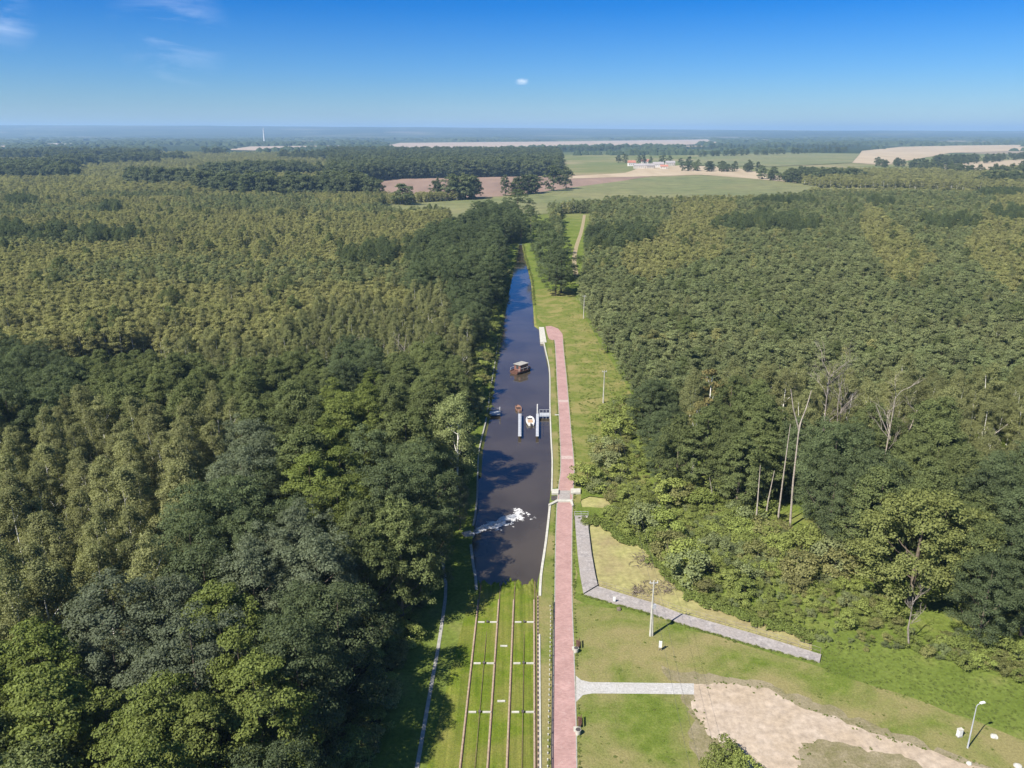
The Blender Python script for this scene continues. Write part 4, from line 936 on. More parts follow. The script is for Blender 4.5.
# dark clumps in the plantation
DARK = [(380, 262, 16, 10), (350, 266, 9, 5), (425, 262, 20, 12), (440, 245, 14, 8), (60, 240, 50, 5), (110, 243, 30, 5), (10, 238, 22, 6), (110, 213, 12, 4), (20, 205, 14, 4), (600, 245, 26, 10), (630, 240, 30, 10), (770, 225, 26, 8), (800, 230, 22, 6), (740, 228, 30, 6), (950, 228, 30, 5), (1010, 220, 20, 6), (1000, 195, 25, 5), (780, 205, 30, 3), (880, 205, 15, 3)]
def in_dark(px, py):
    e = .75 * noise.noise(Vector((px * .09, py * .2, 3))) + .45 * noise.noise(Vector((px * .33, py * .6, 5)))
    return any(((px - a) / c) ** 2 + ((py - b) / d) ** 2 < 1 + e * 1.3 for a, b, c, d in DARK) and rg.random() < .8
def occupied_trans(X, Y):
    return Y < 232 + 25 * noise.noise(Vector((X * .02, 3, 0))) + (60 if X > -75 else 0) + (80 if X > -40 else 0)
FIELDS = {
    'brown_field': ([(330, 187), (395, 179), (470, 177.5), (546, 176), (600, 174.5), (640, 173), (655, 176), (560, 190), (505, 196), (450, 199), (400, 201), (350, 196)], surf('ploughed_earth', (.155, .105, .075), (.22, .15, .11), .02, bump=0, stretch=(1, .25, 1))),
    'green_field': ([(555, 190), (640, 178.5), (690, 175.5), (740, 177), (800, 184), (830, 190), (800, 202), (740, 206), (690, 206), (620, 208), (560, 213), (480, 219), (400, 219), (372, 213), (385, 205), (450, 201), (505, 198)], surf('pasture', (.1, .115, .042), (.14, .145, .058), .02, bump=0, big=(.006, (.15, .145, .06)))),
    'stubble_field': ([(640, 168), (680, 165.5), (730, 167), (790, 178), (796, 183), (750, 178.5), (700, 175), (630, 177), (560, 179), (575, 176), (625, 173)], surf('stubble', (.27, .21, .13), (.35, .28, .19), .02, bump=0, stretch=(1, .2, 1))),
}
fz = .12
for nm, (poly, mt) in FIELDS.items():
    tag(sheet(nm, ragged(L2(poly), 4, 40, 2), fz, mt), kind='structure'); fz += .12
MOREF = [('stubble_field', [(852, 163), (862, 151), (900, 147), (960, 145.5), (1020, 145), (1040, 150), (950, 153), (885, 165)], 'stubble'), ('stubble_field', [(940, 176), (945, 166), (975, 162), (1040, 159), (1040, 168), (1000, 172), (985, 178)], 'stubble'),
         ('pale_field', [(225, 150), (250, 146.6), (345, 145.6), (345, 149), (280, 151)], 'pale'), ('pale_field', [(385, 146), (400, 143), (560, 141.5), (710, 139.5), (720, 143), (640, 147.5), (560, 147), (480, 151), (400, 152)], 'pale'),
         ('pale_field', [(690, 165), (700, 155), (800, 153), (860, 154), (852, 163), (770, 167)], 'pasture'), ('pale_field', [(0, 149), (0, 146), (12, 146), (12, 149)], 'pale')]
MOREF += [('pale_field', [(170, 183), (176, 180.6), (196, 180.8), (192, 184)], 'pale')]
M['stubble'] = FIELDS['stubble_field'][1]; M['pasture'] = FIELDS['green_field'][1]; M['pale'] = surf('pale_crop', (.24, .185, .14), (.33, .265, .2), .01, bump=0)
for nm, poly, mk in MOREF:
    tag(sheet(nm, L2(poly), fz, M[mk]), kind='structure'); fz += .12
ALLF = [L2(v[0]) for v in FIELDS.values()] + [L2(p) for _, p, _ in MOREF]
def in_field(X, Y): return any(inside(f, X, Y) for f in ALLF)

def plant_left(X, Y):
    if not in_view(X, Y, 25) or X > left_edge(Y) + 1 or occupied_trans(X, Y) or near_manual(X, Y, 3.5): return False
    if Y > 330 and fringe(X, Y): return False
    if Y > 520 and X > -25: return False
    if in_field(X, Y): return False
    # rides and hollows between the blocks
    v = noise.noise(Vector((X * .012, Y * .02, 9)))
    return v > -.44 and abs(noise.noise(Vector((X * .009 + 5, Y * .006, 20)))) > .018
def mk_plant(X, Y):
    px, py, _ = proj(X, Y, 5)
    v = noise.noise(Vector((X * .006, Y * .009, 4)))
    if in_dark(px, py): add('linden' if rg.random() < .7 else 'oak', X, Y, rg.uniform(9, 16), rg.uniform(.55, .85), 'dark_clump')
    elif rg.random() < .035: add('birch' if rg.random() < .6 else 'oak', X, Y, rg.uniform(10, 14), rg.uniform(.8, 1.1), 'plant_left')
    elif v > .2 and rg.random() < .5: add('alder', X, Y, rg.uniform(9, 12), 1.1, 'plant_left')
    else: add('young', X, Y, rg.uniform(7.5, 10.5) + 2.0 * noise.noise(Vector((X * .02, Y * .03, 1))), rg.uniform(1.0, 1.45), 'plant_left')
scatter(-330, -6, 200, 430, 3.5, plant_left, mk_plant)
scatter(-640, 20, 430, 900, 4.3, plant_left, mk_plant)

# --- right wood
RE = L2([(566, 262), (572, 285), (580, 303), (598, 337), (612, 360), (632, 393), (640, 420), (648, 450), (660, 490), (690, 500), (740, 520), (800, 545), (862, 572), (890, 622), (920, 642), (1000, 650), (1100, 655), (1400, 640), (1400, 262)])
RE_poly = [(p.x, p.y) for p in RE[:-2]] + [(400, RE[-3].y), (500, 300), (900, 1000), (120, 1000), (45, 700)]
DEADB = [(755, 532), (777, 527), (790, 527), (764, 527), (716, 518), (882, 505), (897, 490), (992, 480), (822, 475), (838, 475)]
DEADW = [tuple(G(*q)) for q in DEADB]
CLR = [(p.x, p.y) for p in L2([(560, 300), (584, 300), (586, 262), (590, 232), (592, 214), (560, 214)])]
def right_ok(X, Y):
    if inside(CLR, X, Y): return False
    for dx_, dy_, _ in DEADW:
        if -9 < Y - dy_ < 2.5 and abs(X / Y - dx_ / dy_) * Y < 3.6: return False
    return in_view(X, Y, 25) and inside(RE_poly, X, Y) and not near_manual(X, Y, 5.5) and not in_field(X, Y)
def mk_right_near(X, Y):
    px, py, _ = proj(X, Y, 15); h = rg.uniform(14, 20) if px > 680 else rg.uniform(10, 15); k = kind_at(px, py)
    if k in ('young', 'alder'): k = 'oak' if px > 680 else 'alder'
    add(k, X, Y, h, rg.uniform(.85, 1.1), 'near_right')
scatter(20, 230, 95, 188, 6.6, right_ok, mk_right_near)
def mk_right(X, Y):
    px, py, _ = proj(X, Y, 6)
    k = kind_at(px, py - 10)
    if in_dark(px, py): add('linden' if rg.random() < .7 else 'oak', X, Y, rg.uniform(9, 16), rg.uniform(.55, .85), 'dark_clump'); return
    if k in ('linden', 'oak', 'birch') and Y > 230: k = 'alder' if rg.random() < .88 else 'young'
    if rg.random() < .035: add('birch' if rg.random() < .4 else 'oak', X, Y, rg.uniform(10, 14), rg.uniform(.8, 1.1), 'plant_right'); return
    add(k if k in ('young', 'alder') else 'alder', X, Y, rg.uniform(8.5, 12) + 2 * noise.noise(Vector((X * .015, Y * .02, 6))), rg.uniform(1.0, 1.35), 'plant_right')
scatter(20, 330, 188, 430, 4.0, right_ok, mk_right)
scatter(10, 640, 430, 900, 4.7, lambda X, Y: in_view(X, Y, 25) and X > 28 + (Y - 430) * .02 and not inside(CLR, X, Y) and not in_field(X, Y) and not near_manual(X, Y, 4), mk_right)
# --- far belts of wood between 900 and 2500 m
def far_ok(X, Y):
    if not in_view(X, Y, 60) or in_field(X, Y): return False
    px, py, _ = proj(X, Y, 0)
    if Y < 960 and abs(X) < 40: return False
    # open country to the right of the village
    if 560 < px < 800 and 150 < py < 191: return False
    v = noise.noise(Vector((X * .0022, Y * .0035, 2)))
    if px > 690: return v > (.4 if py < 174 else -.35)
    return v > -.55
def mk_far(X, Y):
    px, py, _ = proj(X, Y, 0); v = noise.noise(Vector((X * .004, Y * .006, 8)))
    pale = (px < 330 and py > 153 and v > -.22) or (px > 640 and py > 170 and v > -.3)
    if pale: add('young', X, Y, rg.uniform(9, 13), 1.9, 'far_pale')
    else: add('far', X, Y, rg.uniform(15, 27) if px < 620 else rg.uniform(12, 20), rg.uniform(.8, 1.2), 'far')
scatter(-1000, 1000, 900, 1500, 9.5, far_ok, mk_far)
scatter(-1700, 1700, 1500, 2600, 15, far_ok, mk_far)
# hedgerows and tree lines in the farmland on the right
for a, b, n in (((682, 171), (760, 172), 22), ((770, 180), (800, 183), 14), ((800, 178), (822, 185), 14), ((700, 157), (850, 152), 55), ((620, 163), (700, 166), 10), ((895, 166), (945, 172), 22), ((945, 172), (960, 176), 10), ((975, 177), (1024, 176), 22), ((960, 165), (1030, 158), 30), ((880, 165), (890, 170), 5), ((600, 150), (860, 147), 90), ((540, 152), (620, 150), 40)):
    A, B = G(*a), G(*b)
    for i in range(n):
        s = (i + rg.uniform(-.4, .4)) / n; p = A.lerp(B, min(1, max(0, s))); add('far', p.x + rg.uniform(-8, 8), p.y + rg.uniform(-25, 25), rg.uniform(12, 20), rg.uniform(.8, 1.2), 'far')

# ------------------------------------------------------------------ trees: the 300 of each kind that show largest stand alone, the rest are woods
LANDM = [(30, 740, 'the bottom left corner'), (150, 740, 'the lowest yellow-green tree'), (215, 620, 'the large yellow-green tree'), (300, 720, 'the bottom of the shaded gutter'), (370, 650, 'the middle of the shaded gutter'), (400, 570, 'the far gutter end'),
    (60, 600, 'the left edge below the tall birches'), (110, 560, 'the broad grey-green tree'), (30, 500, 'the left edge beside the tall birches'), (110, 470, 'the middle of the tall birches'), (200, 480, 'the right side of the tall birches'), (290, 500, 'the dark middle wood'), (350, 500, 'the shady side of the left wood'),
    (430, 510, 'the foaming outlet'), (440, 440, 'the pale tree on the left bank'), (380, 430, 'the small left jetty'), (300, 430, 'the middle of the left wood'), (220, 410, 'the dark gap by the birches'), (30, 400, 'the far side of the tall birches'), (110, 380, 'the dark belt at the left edge'), (170, 350, 'the dark belt on the left'), (250, 350, 'the front of the young birches'),
    (330, 370, 'the white bare stem'), (400, 350, 'the bank opposite the houseboat'), (460, 340, 'the canal beside the houseboat'), (320, 310, 'the middle of the young birches'), (440, 290, 'the bank beyond the houseboat'), (490, 260, 'the bend of the canal'), (30, 340, 'the young birches at the left edge'),
    (620, 380, 'the middle power pole'), (590, 310, 'the farthest power pole'), (640, 430, 'the grass verge on the right'), (690, 410, 'the orange-leaved trees'), (740, 400, 'the left side of the dead trunks'), (700, 480, 'the scrub above the pond'), (770, 450, 'the pair of straight dead trunks'), (810, 400, 'the tall forked dead tree'), (840, 480, 'the dense dark tree on the right'),
    (860, 390, 'the wide bare crown'), (900, 430, 'the grey dead tree with twigs'), (950, 400, 'the crooked white dead tree'), (1010, 420, 'the right edge above the dead stem'), (1010, 500, 'the right edge below the dead stem'), (940, 490, 'the top of the large yellowing tree'), (880, 560, 'the left of the large yellowing tree'), (1010, 600, 'the shaded grass at the right edge'), (980, 360, 'the young wood at the right edge'), (700, 340, 'the young wood above the orange trees'), (820, 340, 'the young wood above the bare crown')]
def describe(things):
    """things: (object, words for the kind in singular, in plural, px, py); one label for each, by what it stands beside"""
    cells = {}
    for o, one, many, px, py in things:
        lm = min(LANDM, key=lambda l: (l[0] - px) ** 2 + (l[1] - py) ** 2)[2]; cells.setdefault((one, many, lm), []).append((px, o))
    for (one, many, lm), lst in cells.items():
        lst.sort(key=lambda q: q[0])
        for n, (px, o) in enumerate(lst):
            if len(lst) == 1: lb = f'the only {one} beside {lm}'
            elif len(lst) == 2: lb = f'{["left", "right"][n]} of the two {many} beside {lm}'
            elif n == len(lst) - 1: lb = f'rightmost of the {many} beside {lm}'
            elif n == 0: lb = f'leftmost of the {many} beside {lm}'
            else: lb = f'{ORD[min(n, 48)]} from left of the {many} beside {lm}'
            o['label'] = lb
TODESC = []
KN = {'linden': ('dark green tree', 'dark green trees'), 'grey': ('grey-green tree', 'grey-green trees'), 'oak': ('mid-green tree', 'mid-green trees'), 'maple': ('yellow-green tree', 'yellow-green trees'), 'birch': ('tall pale birch', 'tall pale birches'), 'alder': ('bushy green tree', 'bushy green trees'), 'young': ('small pale birch', 'small pale birches'), 'far': ('dark round tree', 'dark round trees'), 'yellow': ('yellowing tree', 'yellowing trees'), 'poplar': ('pale tree', 'pale trees'), 'orange': ('orange tree', 'orange trees')}
for it in ITEMS:
    px, py, dep = proj(it['x'], it['y'], it['h'] * .8); it['px'], it['py'] = px, py
    vis = -25 < px < 1050 and -20 < py < 800
    it['score'] = (it['h'] / dep * (1.3 if KINDNAME[it['k']] == 'broadleaf_tree' else 1)) if vis else -1
    if it['sp']: it['score'] += 10
single = {'broadleaf_tree': [], 'birch_tree': []}
for it in ITEMS: single[KINDNAME[it['k']]].append(it)
woods = {}
rt = random.Random(3)
for nm, lst in single.items():
    lst.sort(key=lambda d: -d['score'])
    for n, it in enumerate(lst):
        tp = T[it['k']]; vi = rt.randrange(len(tp['v'])); s = it['h'] / tp['H']; w = s * it['w'] if it['k'] not in ('young',) else s * it['w']
        rz = rt.uniform(0, 6.28)
        if n < 300 and it['score'] > 0:
            o = bpy.data.objects.new(nm, None); COL.objects.link(o); o.location = (it['x'], it['y'], 0); o.rotation_euler = (0, 0, rz); o.scale = (w, w, s); o.empty_display_size = 1
            tk, cr_ = tp['v'][vi]
            a = bpy.data.objects.new('trunk', tk); COL.objects.link(a); a.parent = o; b = bpy.data.objects.new('crown', cr_); COL.objects.link(b); b.parent = o
            if it['sp']: tag(o, it['sp'], 'tree')
            else:
                tag(o, None, 'birch' if nm == 'birch_tree' else 'tree', KN[it['k']][1] + (' of the left wood' if it['x'] < 0 else ' of the right wood')); TODESC.append((o, *KN[it['k']], it['px'], it['py']))
        else:
            z = 'birch_wood' if nm == 'birch_tree' else 'broadleaf_wood'
            woods.setdefault(z, []).append((it['k'], vi, it['x'], it['y'], w, s, rz))
describe(TODESC)

# ------------------------------------------------------------------ scrub and undergrowth
scrub_poly = L2([(604, 418), (626, 400), (640, 430), (662, 485), (694, 494), (742, 512), (802, 538), (868, 566), (896, 620), (924, 640), (1060, 650), (1060, 690), (960, 668), (900, 652), (826, 650), (812, 634), (792, 628), (752, 617), (730, 609), (697, 596), (680, 582), (659, 558), (649, 541), (624, 538), (613, 524), (600, 514), (612, 505), (606, 496), (590, 494), (586, 486), (600, 474), (606, 445)])
SHR = []
def sc_ok(X, Y): return inside(scrub_poly, X, Y) and noise.noise(Vector((X * .11, Y * .11, 3))) > -.55
def mk_sc(X, Y):
    _, py, dep = proj(X, Y, 1); e = noise.noise(Vector((X * .05, Y * .05, 11)))
    SHR.append((X, Y, (rg.uniform(.28, .68) * (1.0 + .9 * e) if rg.random() < .93 else rg.uniform(.9, 1.5)) * (1.15 if Y > 118 else .75)))
scatter(10, 120, 80, 220, 1.7, sc_ok, mk_sc)
# edge bushes of the woods
for i in range(150):
    Y = rg.uniform(60, 190); X = left_edge(Y) + rg.uniform(-3, 1.2); SHR.append((X, Y, rg.uniform(.5, 1.0)))
for i in range(260):
    Y = rg.uniform(190, 430); X = interp_edge(wl_, Y) - rg.uniform(2.5, 7); SHR.append((X, Y, rg.uniform(.6, 1.2)))
p = G(727, 768); SHR_FRONT = [(p.x, p.y, 1.15), (p.x - 1.8, p.y - 1.2, .9), (p.x + 1.7, p.y - 1.4, .95), (p.x + .4, p.y - 2.6, 1.1)]
for i, (X, Y, s) in enumerate(SHR_FRONT):
    tk, cr_ = T['shrub']['v'][i % 3]
    o = empty('shrub', (X, Y, 0), rg.uniform(0, 6), ['highest leafy shrub at the bottom edge, on the lawn left of the sand', 'leftmost leafy shrub at the bottom edge, left of the sand', 'leafy shrub at the bottom edge, next to the sandy track', 'lowest leafy shrub cut by the bottom edge, left of the sand'][i], 'shrub'); o.scale = (s, s, s)
    a = bpy.data.objects.new('stem', tk); COL.objects.link(a); a.parent = o; b = bpy.data.objects.new('foliage', cr_); COL.objects.link(b); b.parent = o
SHR.sort(key=lambda q: q[1] - 60 * q[2])
n_ = 0; SHD = []
for q in SHR:
    px, py, _ = proj(q[0], q[1], 1)
    if n_ < 140 and 600 < px < 1040 and py < 780 and q[2] > .38:
        tk, cr_ = T['shrub']['v'][rt.randrange(5)]; s = q[2]
        o = empty('shrub', (q[0], q[1], 0), rt.uniform(0, 6), None, 'shrub', 'shrubs between the pond and the right wood'); SHD.append((o, px, py)); o.scale = (s * 1.2, s * 1.2, s)
        a = bpy.data.objects.new('stem', tk); COL.objects.link(a); a.parent = o; b = bpy.data.objects.new('foliage', cr_); COL.objects.link(b); b.parent = o; n_ += 1
    else: woods.setdefault('scrub', []).append(('shrub', rt.randrange(5), q[0], q[1], q[2] * 1.2, q[2], rt.uniform(0, 6.28)))

LANDM = [(x, y, n) for x, y, n in ((600, 480, 'the culvert'), (600, 510, 'the far end of the stone walk'), (625, 525, 'the upper pond corner'), (650, 540, 'the drifted branches'), (680, 575, 'the grey stem by the pond'), (705, 595, 'the middle of the pond edge'), (740, 605, 'the lower pond edge'), (780, 620, 'the end of the stone walk'), (720, 560, 'the scrub above the drifted branches'), (700, 530, 'the leftmost dead trunk'), (755, 560, 'the lone bare trunk'), (800, 590, 'the scrub below the dark tree'), (830, 640, 'the tip of the pond'), (860, 620, 'the scrub left of the bleached tree'), (900, 650, 'the bleached bare tree'), (940, 660, 'the shade of the yellowing tree'), (980, 665, 'the fallen log'), (1020, 660, 'the right edge'), (640, 480, 'the scrub above the culvert'), (670, 510, 'the scrub above the pond'), (620, 440, 'the verge below the middle power pole'))]
describe([(o, 'low green shrub', 'low green shrubs', px, py) for o, px, py in SHD])
# the woods: instances on points, one object for each wood
def joined(tk, cr_):
    me = bpy.data.meshes.new('tree_form'); n1 = len(tk.vertices)
    v = np.zeros(n1 * 3, np.float32); tk.vertices.foreach_get('co', v); v2 = np.zeros(len(cr_.vertices) * 3, np.float32); cr_.vertices.foreach_get('co', v2)
    l1 = np.zeros(len(tk.loops), np.int32); tk.loops.foreach_get('vertex_index', l1); l2 = np.zeros(len(cr_.loops), np.int32); cr_.loops.foreach_get('vertex_index', l2)
    me.vertices.add(n1 + len(cr_.vertices)); me.vertices.foreach_set('co', np.concatenate([v, v2])); lo = np.concatenate([l1, l2 + n1]); me.loops.add(len(lo)); me.loops.foreach_set('vertex_index', lo)
    me.polygons.add(len(lo) // 4); me.polygons.foreach_set('loop_start', np.arange(0, len(lo), 4, dtype=np.int32))
    me.polygons.foreach_set('material_index', np.concatenate([np.zeros(len(l1) // 4, np.int32), np.ones(len(l2) // 4, np.int32)])); me.update(calc_edges=True)
    me.materials.append(tk.materials[0]); me.materials.append(cr_.materials[0]); return me
FORM = {}
def form(k, vi):
    if (k, vi) not in FORM:
        o = bpy.data.objects.new('tree_form', joined(*T[k]['v'][vi])); FORM[(k, vi)] = o       # kept out of the scene, only instanced
    return FORM[(k, vi)]
def wood_object(name, items, label, cat):
    ks = sorted(set((i[0], i[1]) for i in items)); idx = {k: n for n, k in enumerate(ks)}
    me = bpy.data.meshes.new(name); me.vertices.add(len(items)); me.vertices.foreach_set('co', np.array([(i[2], i[3], 0) for i in items], np.float32).ravel())
    for an, ty, vals, fld in (('form', 'INT', np.array([idx[(i[0], i[1])] for i in items], np.int32), 'value'), ('turn', 'FLOAT_VECTOR', np.array([(0, 0, i[6]) for i in items], np.float32).ravel(), 'vector'), ('size', 'FLOAT_VECTOR', np.array([(i[4], i[4], i[5]) for i in items], np.float32).ravel(), 'vector')):
        at = me.attributes.new(an, ty, 'POINT'); at.data.foreach_set(fld, vals)
    o = bpy.data.objects.new(name, me); COL.objects.link(o); tag(o, label, cat, kind='stuff')
    gn = bpy.data.node_groups.new(name, 'GeometryNodeTree'); gn.interface.new_socket('Geometry', in_out='INPUT', socket_type='NodeSocketGeometry'); gn.interface.new_socket('Geometry', in_out='OUTPUT', socket_type='NodeSocketGeometry')
    N, L = gn.nodes, gn.links; gi = N.new('NodeGroupInput'); go = N.new('NodeGroupOutput')
    m2p = N.new('GeometryNodeMeshToPoints'); L.new(gi.outputs[0], m2p.inputs[0])
    iop = N.new('GeometryNodeInstanceOnPoints'); L.new(m2p.outputs[0], iop.inputs['Points'])
    g2i = N.new('GeometryNodeGeometryToInstance')
    for k in reversed(ks):
        oi = N.new('GeometryNodeObjectInfo'); oi.inputs['Object'].default_value = form(*k); L.new(oi.outputs['Geometry'], g2i.inputs[0])
    L.new(g2i.outputs[0], iop.inputs['Instance']); iop.inputs['Pick Instance'].default_value = True
    def attr(nm, ty):
        a = N.new('GeometryNodeInputNamedAttribute'); a.data_type = ty; a.inputs['Name'].default_value = nm; return a.outputs[0]
    L.new(attr('form', 'INT'), iop.inputs['Instance Index']); L.new(attr('turn', 'FLOAT_VECTOR'), iop.inputs['Rotation']); L.new(attr('size', 'FLOAT_VECTOR'), iop.inputs['Scale'])
    L.new(iop.outputs[0], go.inputs[0]); md = o.modifiers.new('trees', 'NODES'); md.node_group = gn
    print(name, len(items)); return o
wood_object('birch_wood', woods['birch_wood'], 'wide wood of pale young birches on both sides of the canal', 'wood')
wood_object('broadleaf_wood', woods['broadleaf_wood'], 'dark green mixed woods stretching to the far fields', 'wood')
TUFT = []
def tuft_line(pts, n, spread, smin, smax):
    P_ = [Vector(p[:2]) for p in pts]
    for _ in range(n):
        i = rt.randrange(len(P_) - 1); q = P_[i].lerp(P_[i + 1], rt.random()); a = rt.uniform(0, 6.28); d = rt.gauss(0, spread)
        X, Y = q.x + math.cos(a) * d, q.y + math.sin(a) * d; s = rt.uniform(smin, smax)
        TUFT.append(('tuft', rt.randrange(3), X, Y, s, s * rt.uniform(.7, 1.1), rt.uniform(0, 6.28)))
tuft_line(resample(L2(sandp + [sandp[0]]), 60), 160, .35, .25, .45)
tuft_line(offset_line(pr, .45), 420, .12, .3, .7); tuft_line(offset_line(pl, -.4), 420, .1, .3, .6)
tuft_line([Vector((p.x - .4, p.y + .2, 0)) for p in resample(L2(near_e), 30)], 260, .2, .4, .9)
tuft_line(resample([Vector((p.x, p.y, 0)) for p in L2([(583, 522), (600, 521), (612, 526), (623, 540), (647, 543), (657, 560), (680, 584), (697, 598), (730, 611), (752, 619), (792, 630), (812, 637)])], 50), 1300, .7, .8, 2.2)
tuft_line(wr_[13:], 450, .5, .6, 1.5); tuft_line(wl_[8:], 500, .5, .6, 1.5)
for _ in range(4200):
    px, py = rt.uniform(575, 1030), rt.uniform(600, 775); p = G(px, py)
    if (inside(lawn_poly, p.x, p.y) and rt.random() < .04) or (not inside(lawn_poly, p.x, p.y) and py > 640 and px > 820): TUFT.append(('tuft', rt.randrange(3), p.x, p.y, rt.uniform(.3, .7), rt.uniform(.12, .35), rt.uniform(0, 6.28)))
VP = L2(verge_r)
for _ in range(2600):
    p = G(rt.uniform(560, 640), rt.uniform(300, 490))
    if inside(VP, p.x, p.y) and p.x > interp_edge(pr, p.y) + 3.5 + 2 * noise.noise(Vector((p.x * .2, p.y * .1, 0))): TUFT.append(('tuft', rt.randrange(3), p.x, p.y, rt.uniform(.4, 1.1), rt.uniform(.15, .45), rt.uniform(0, 6.28)))
LP = [tuple(p[:2]) for p in L2([(570, 672), (698, 680), (698, 698), (570, 704)])]
TUFT = [q for q in TUFT if not (inside(SANDC, q[2], q[3]) and rt.random() < .9) and not inside(LP, q[2], q[3])]
wood_object('grass_tufts', TUFT, 'uneven tufts of longer grass along edges of path, sand, pond and verge', 'grass')
wood_object('undergrowth', woods['scrub'], 'green undergrowth along the pond and the wood edges', 'undergrowth')

# ------------------------------------------------------------------ dead trees
def dead_tree(base, pts_px, r0, label, forks=(), mat='dead_wood', twigs=0, seed=0):
    """base: foot on the ground; pts_px: picture points the stem passes, at the foot's distance"""
    P = G(*base); t = empty('dead_tree', tuple(P), 0, label, 'dead tree')
    def at(px, py):
        z = HT(P.y, py); d = ray(px, py); return (d.x / d.y * P.y - P.x, 0 + .3 * math.sin(py), z)
    m_ = MB(); n = len(pts_px); pts = [(0, 0, -.2)] + [at(*q) for q in pts_px]
    m_.tube(pts, [r0 * (1 - .75 * i / n) for i in range(n + 1)], 7); m_.build('trunk', M[mat], t)
    for f in forks: MB().tube([at(*q) for q in f], [r0 * .55 * (1 - .7 * i / len(f)) for i in range(len(f))], 6).build('branch', M[mat], t)
    if twigs:
        r = random.Random(seed); tw = MB(); top = Vector(pts[-1]); h = top.z
        def grow(p, d, l, rad, lev):
            q1 = p + d * l * .5 + Vector((r.uniform(-.1, .1), r.uniform(-.1, .1), .05)) * l; q2 = p + d * l
            tw.tube([p, q1, q2], [rad, rad * .7, rad * .35], 4, cap=False)
            if lev: 
                for _ in range(3):
                    nd = (d + Vector((r.uniform(-.8, .8), r.uniform(-.8, .8), r.uniform(-.1, .6)))).normalized(); grow(p.lerp(q2, r.uniform(.5, 1)), nd, l * r.uniform(.5, .75), rad * .5, lev - 1)
        for i in range(twigs):
            s = r.uniform(.45, .98); p = Vector((top.x * s, top.y * s, h * s)); a = r.uniform(0, 6.28); grow(p, Vector((math.cos(a) * .7, math.sin(a) * .7, .8)).normalized(), h * r.uniform(.14, .26), r0 * .35, 2)
        tw.build('twigs', M[mat], t)
    return t
dead_tree((755, 532), [(757.5, 500), (760.6, 465.6)], .2, 'bare broken trunk standing alone in the scrub, lowest of the dead trunks')
dead_tree((777, 527), [(782, 482), (790.5, 424)], .2, 'straight bare trunk just left of the tall forked dead tree')
dead_tree((790, 527), [(792.5, 482), (798, 432), (801, 420)], .23, 'tall forked dead tree with two pale prongs', forks=[[(799, 430), (793, 408), (790.5, 389)], [(799, 428), (806, 408), (812, 391)]])
dead_tree((764, 527), [(768, 500), (774, 470)], .2, 'short slanting bare trunk between two taller dead trunks')
dead_tree((716, 512), [(714, 503), (709.7, 478)], .16, 'short pale dead trunk leaning left, leftmost of the dead trunks')
dead_tree((882, 500), [(884, 466), (890, 430), (896, 393)], .2, 'tall grey dead tree on the right with bare twigs', forks=[[(889, 435), (880, 415), (876, 405)]], twigs=7, seed=2)
dead_tree((897, 480), [(904, 441), (911, 425), (918, 410)], .24, 'leaning dead tree just right of the tall grey one', twigs=5, seed=3)
dead_tree((890, 520), [(891, 499), (895, 474)], .18, 'short grey dead stem below the tall grey dead tree')
dead_tree((992, 480), [(992.5, 456), (995, 434), (1008, 424)], .26, 'white dead tree with a crooked arm near the right edge', forks=[[(994.5, 438), (988, 428)], [(996, 436), (1001, 441)]])
dead_tree((1022, 500), [(1022, 475), (1024, 450)], .24, 'pale dead stem cut by the right edge of the picture')
dead_tree((822, 470), [(823, 440), (826, 400), (830, 372)], .22, 'tall bare tree with a wide crown of reddish twigs', mat='grey_wood', twigs=12, seed=6)
dead_tree((838, 470), [(837, 440), (838, 405), (842, 375)], .2, 'second bare twiggy tree, right of the wide bare crown', mat='grey_wood', twigs=9, seed=7)
dead_tree((687, 569), [(686, 560), (684, 545)], .13, 'small grey dead stem in the scrub beside the pond', mat='grey_wood', twigs=5, seed=8)
dead_tree((909, 646), [(909, 630), (912, 612), (914, 598)], .15, 'bleached bare shrubby tree below the large yellowing tree', mat='grey_wood', twigs=9, seed=9)
dead_tree((400, 395), [(401, 380), (403, 362), (406, 335)], .16, 'white bare stem among the trees on the left side of the canal', mat='dead_wood', twigs=4, seed=10)

# ------------------------------------------------------------------ village and mast
def house(px, py, w, d, h, rh, rz, wall, roof, label, group=None, name='house'):
    p = G(px, py); t = empty(name, tuple(p), math.radians(rz), label, 'house' if name == 'house' else name, group)
    MB().box((0, 0, h / 2), (w, d, h)).build('wall', M[wall], t)
    r = MB(); o = .6; n = 0
    r.v += [(-w / 2 - o, -d / 2 - o, h), (w / 2 + o, -d / 2 - o, h), (w / 2 + o, d / 2 + o, h), (-w / 2 - o, d / 2 + o, h), (-w / 2 - o, 0, h + rh), (w / 2 + o, 0, h + rh)]
    r.f += [[3, 2, 1, 0], [0, 1, 5, 4], [2, 3, 4, 5], [1, 2, 5], [3, 0, 4]]; rf = r.build('roof', M[roof], t)
    MB().box((w * .2, .8, h + rh), (.9, .9, 1.8)).build('chimney', M['plaster'], rf)
    for i in range(max(2, int(w / 4))):
        x = -w / 2 + w * (i + .5) / max(2, int(w / 4)); MB().box((x, -d / 2 - .04, h * .55), (1.4, .12, 1.5)).build('window', M['glass'], t)
    MB().box((w * .38, -d / 2 - .05, 1.05), (1.1, .14, 2.1)).build('door', M['brown_wood'], t)
house(631.5, 166, 16, 10, 7, 5, 8, 'white_wall', 'red_roof', 'white house with red roof, leftmost in the far village')
house(640, 168.5, 26, 12, 6, 4, -4, 'plaster', 'grey_roof', 'long beige farm building in the middle of the far village')
house(650, 168.5, 18, 11, 6, 4, 12, 'plaster', 'grey_roof', 'beige house with grey roof right of the long farm building')
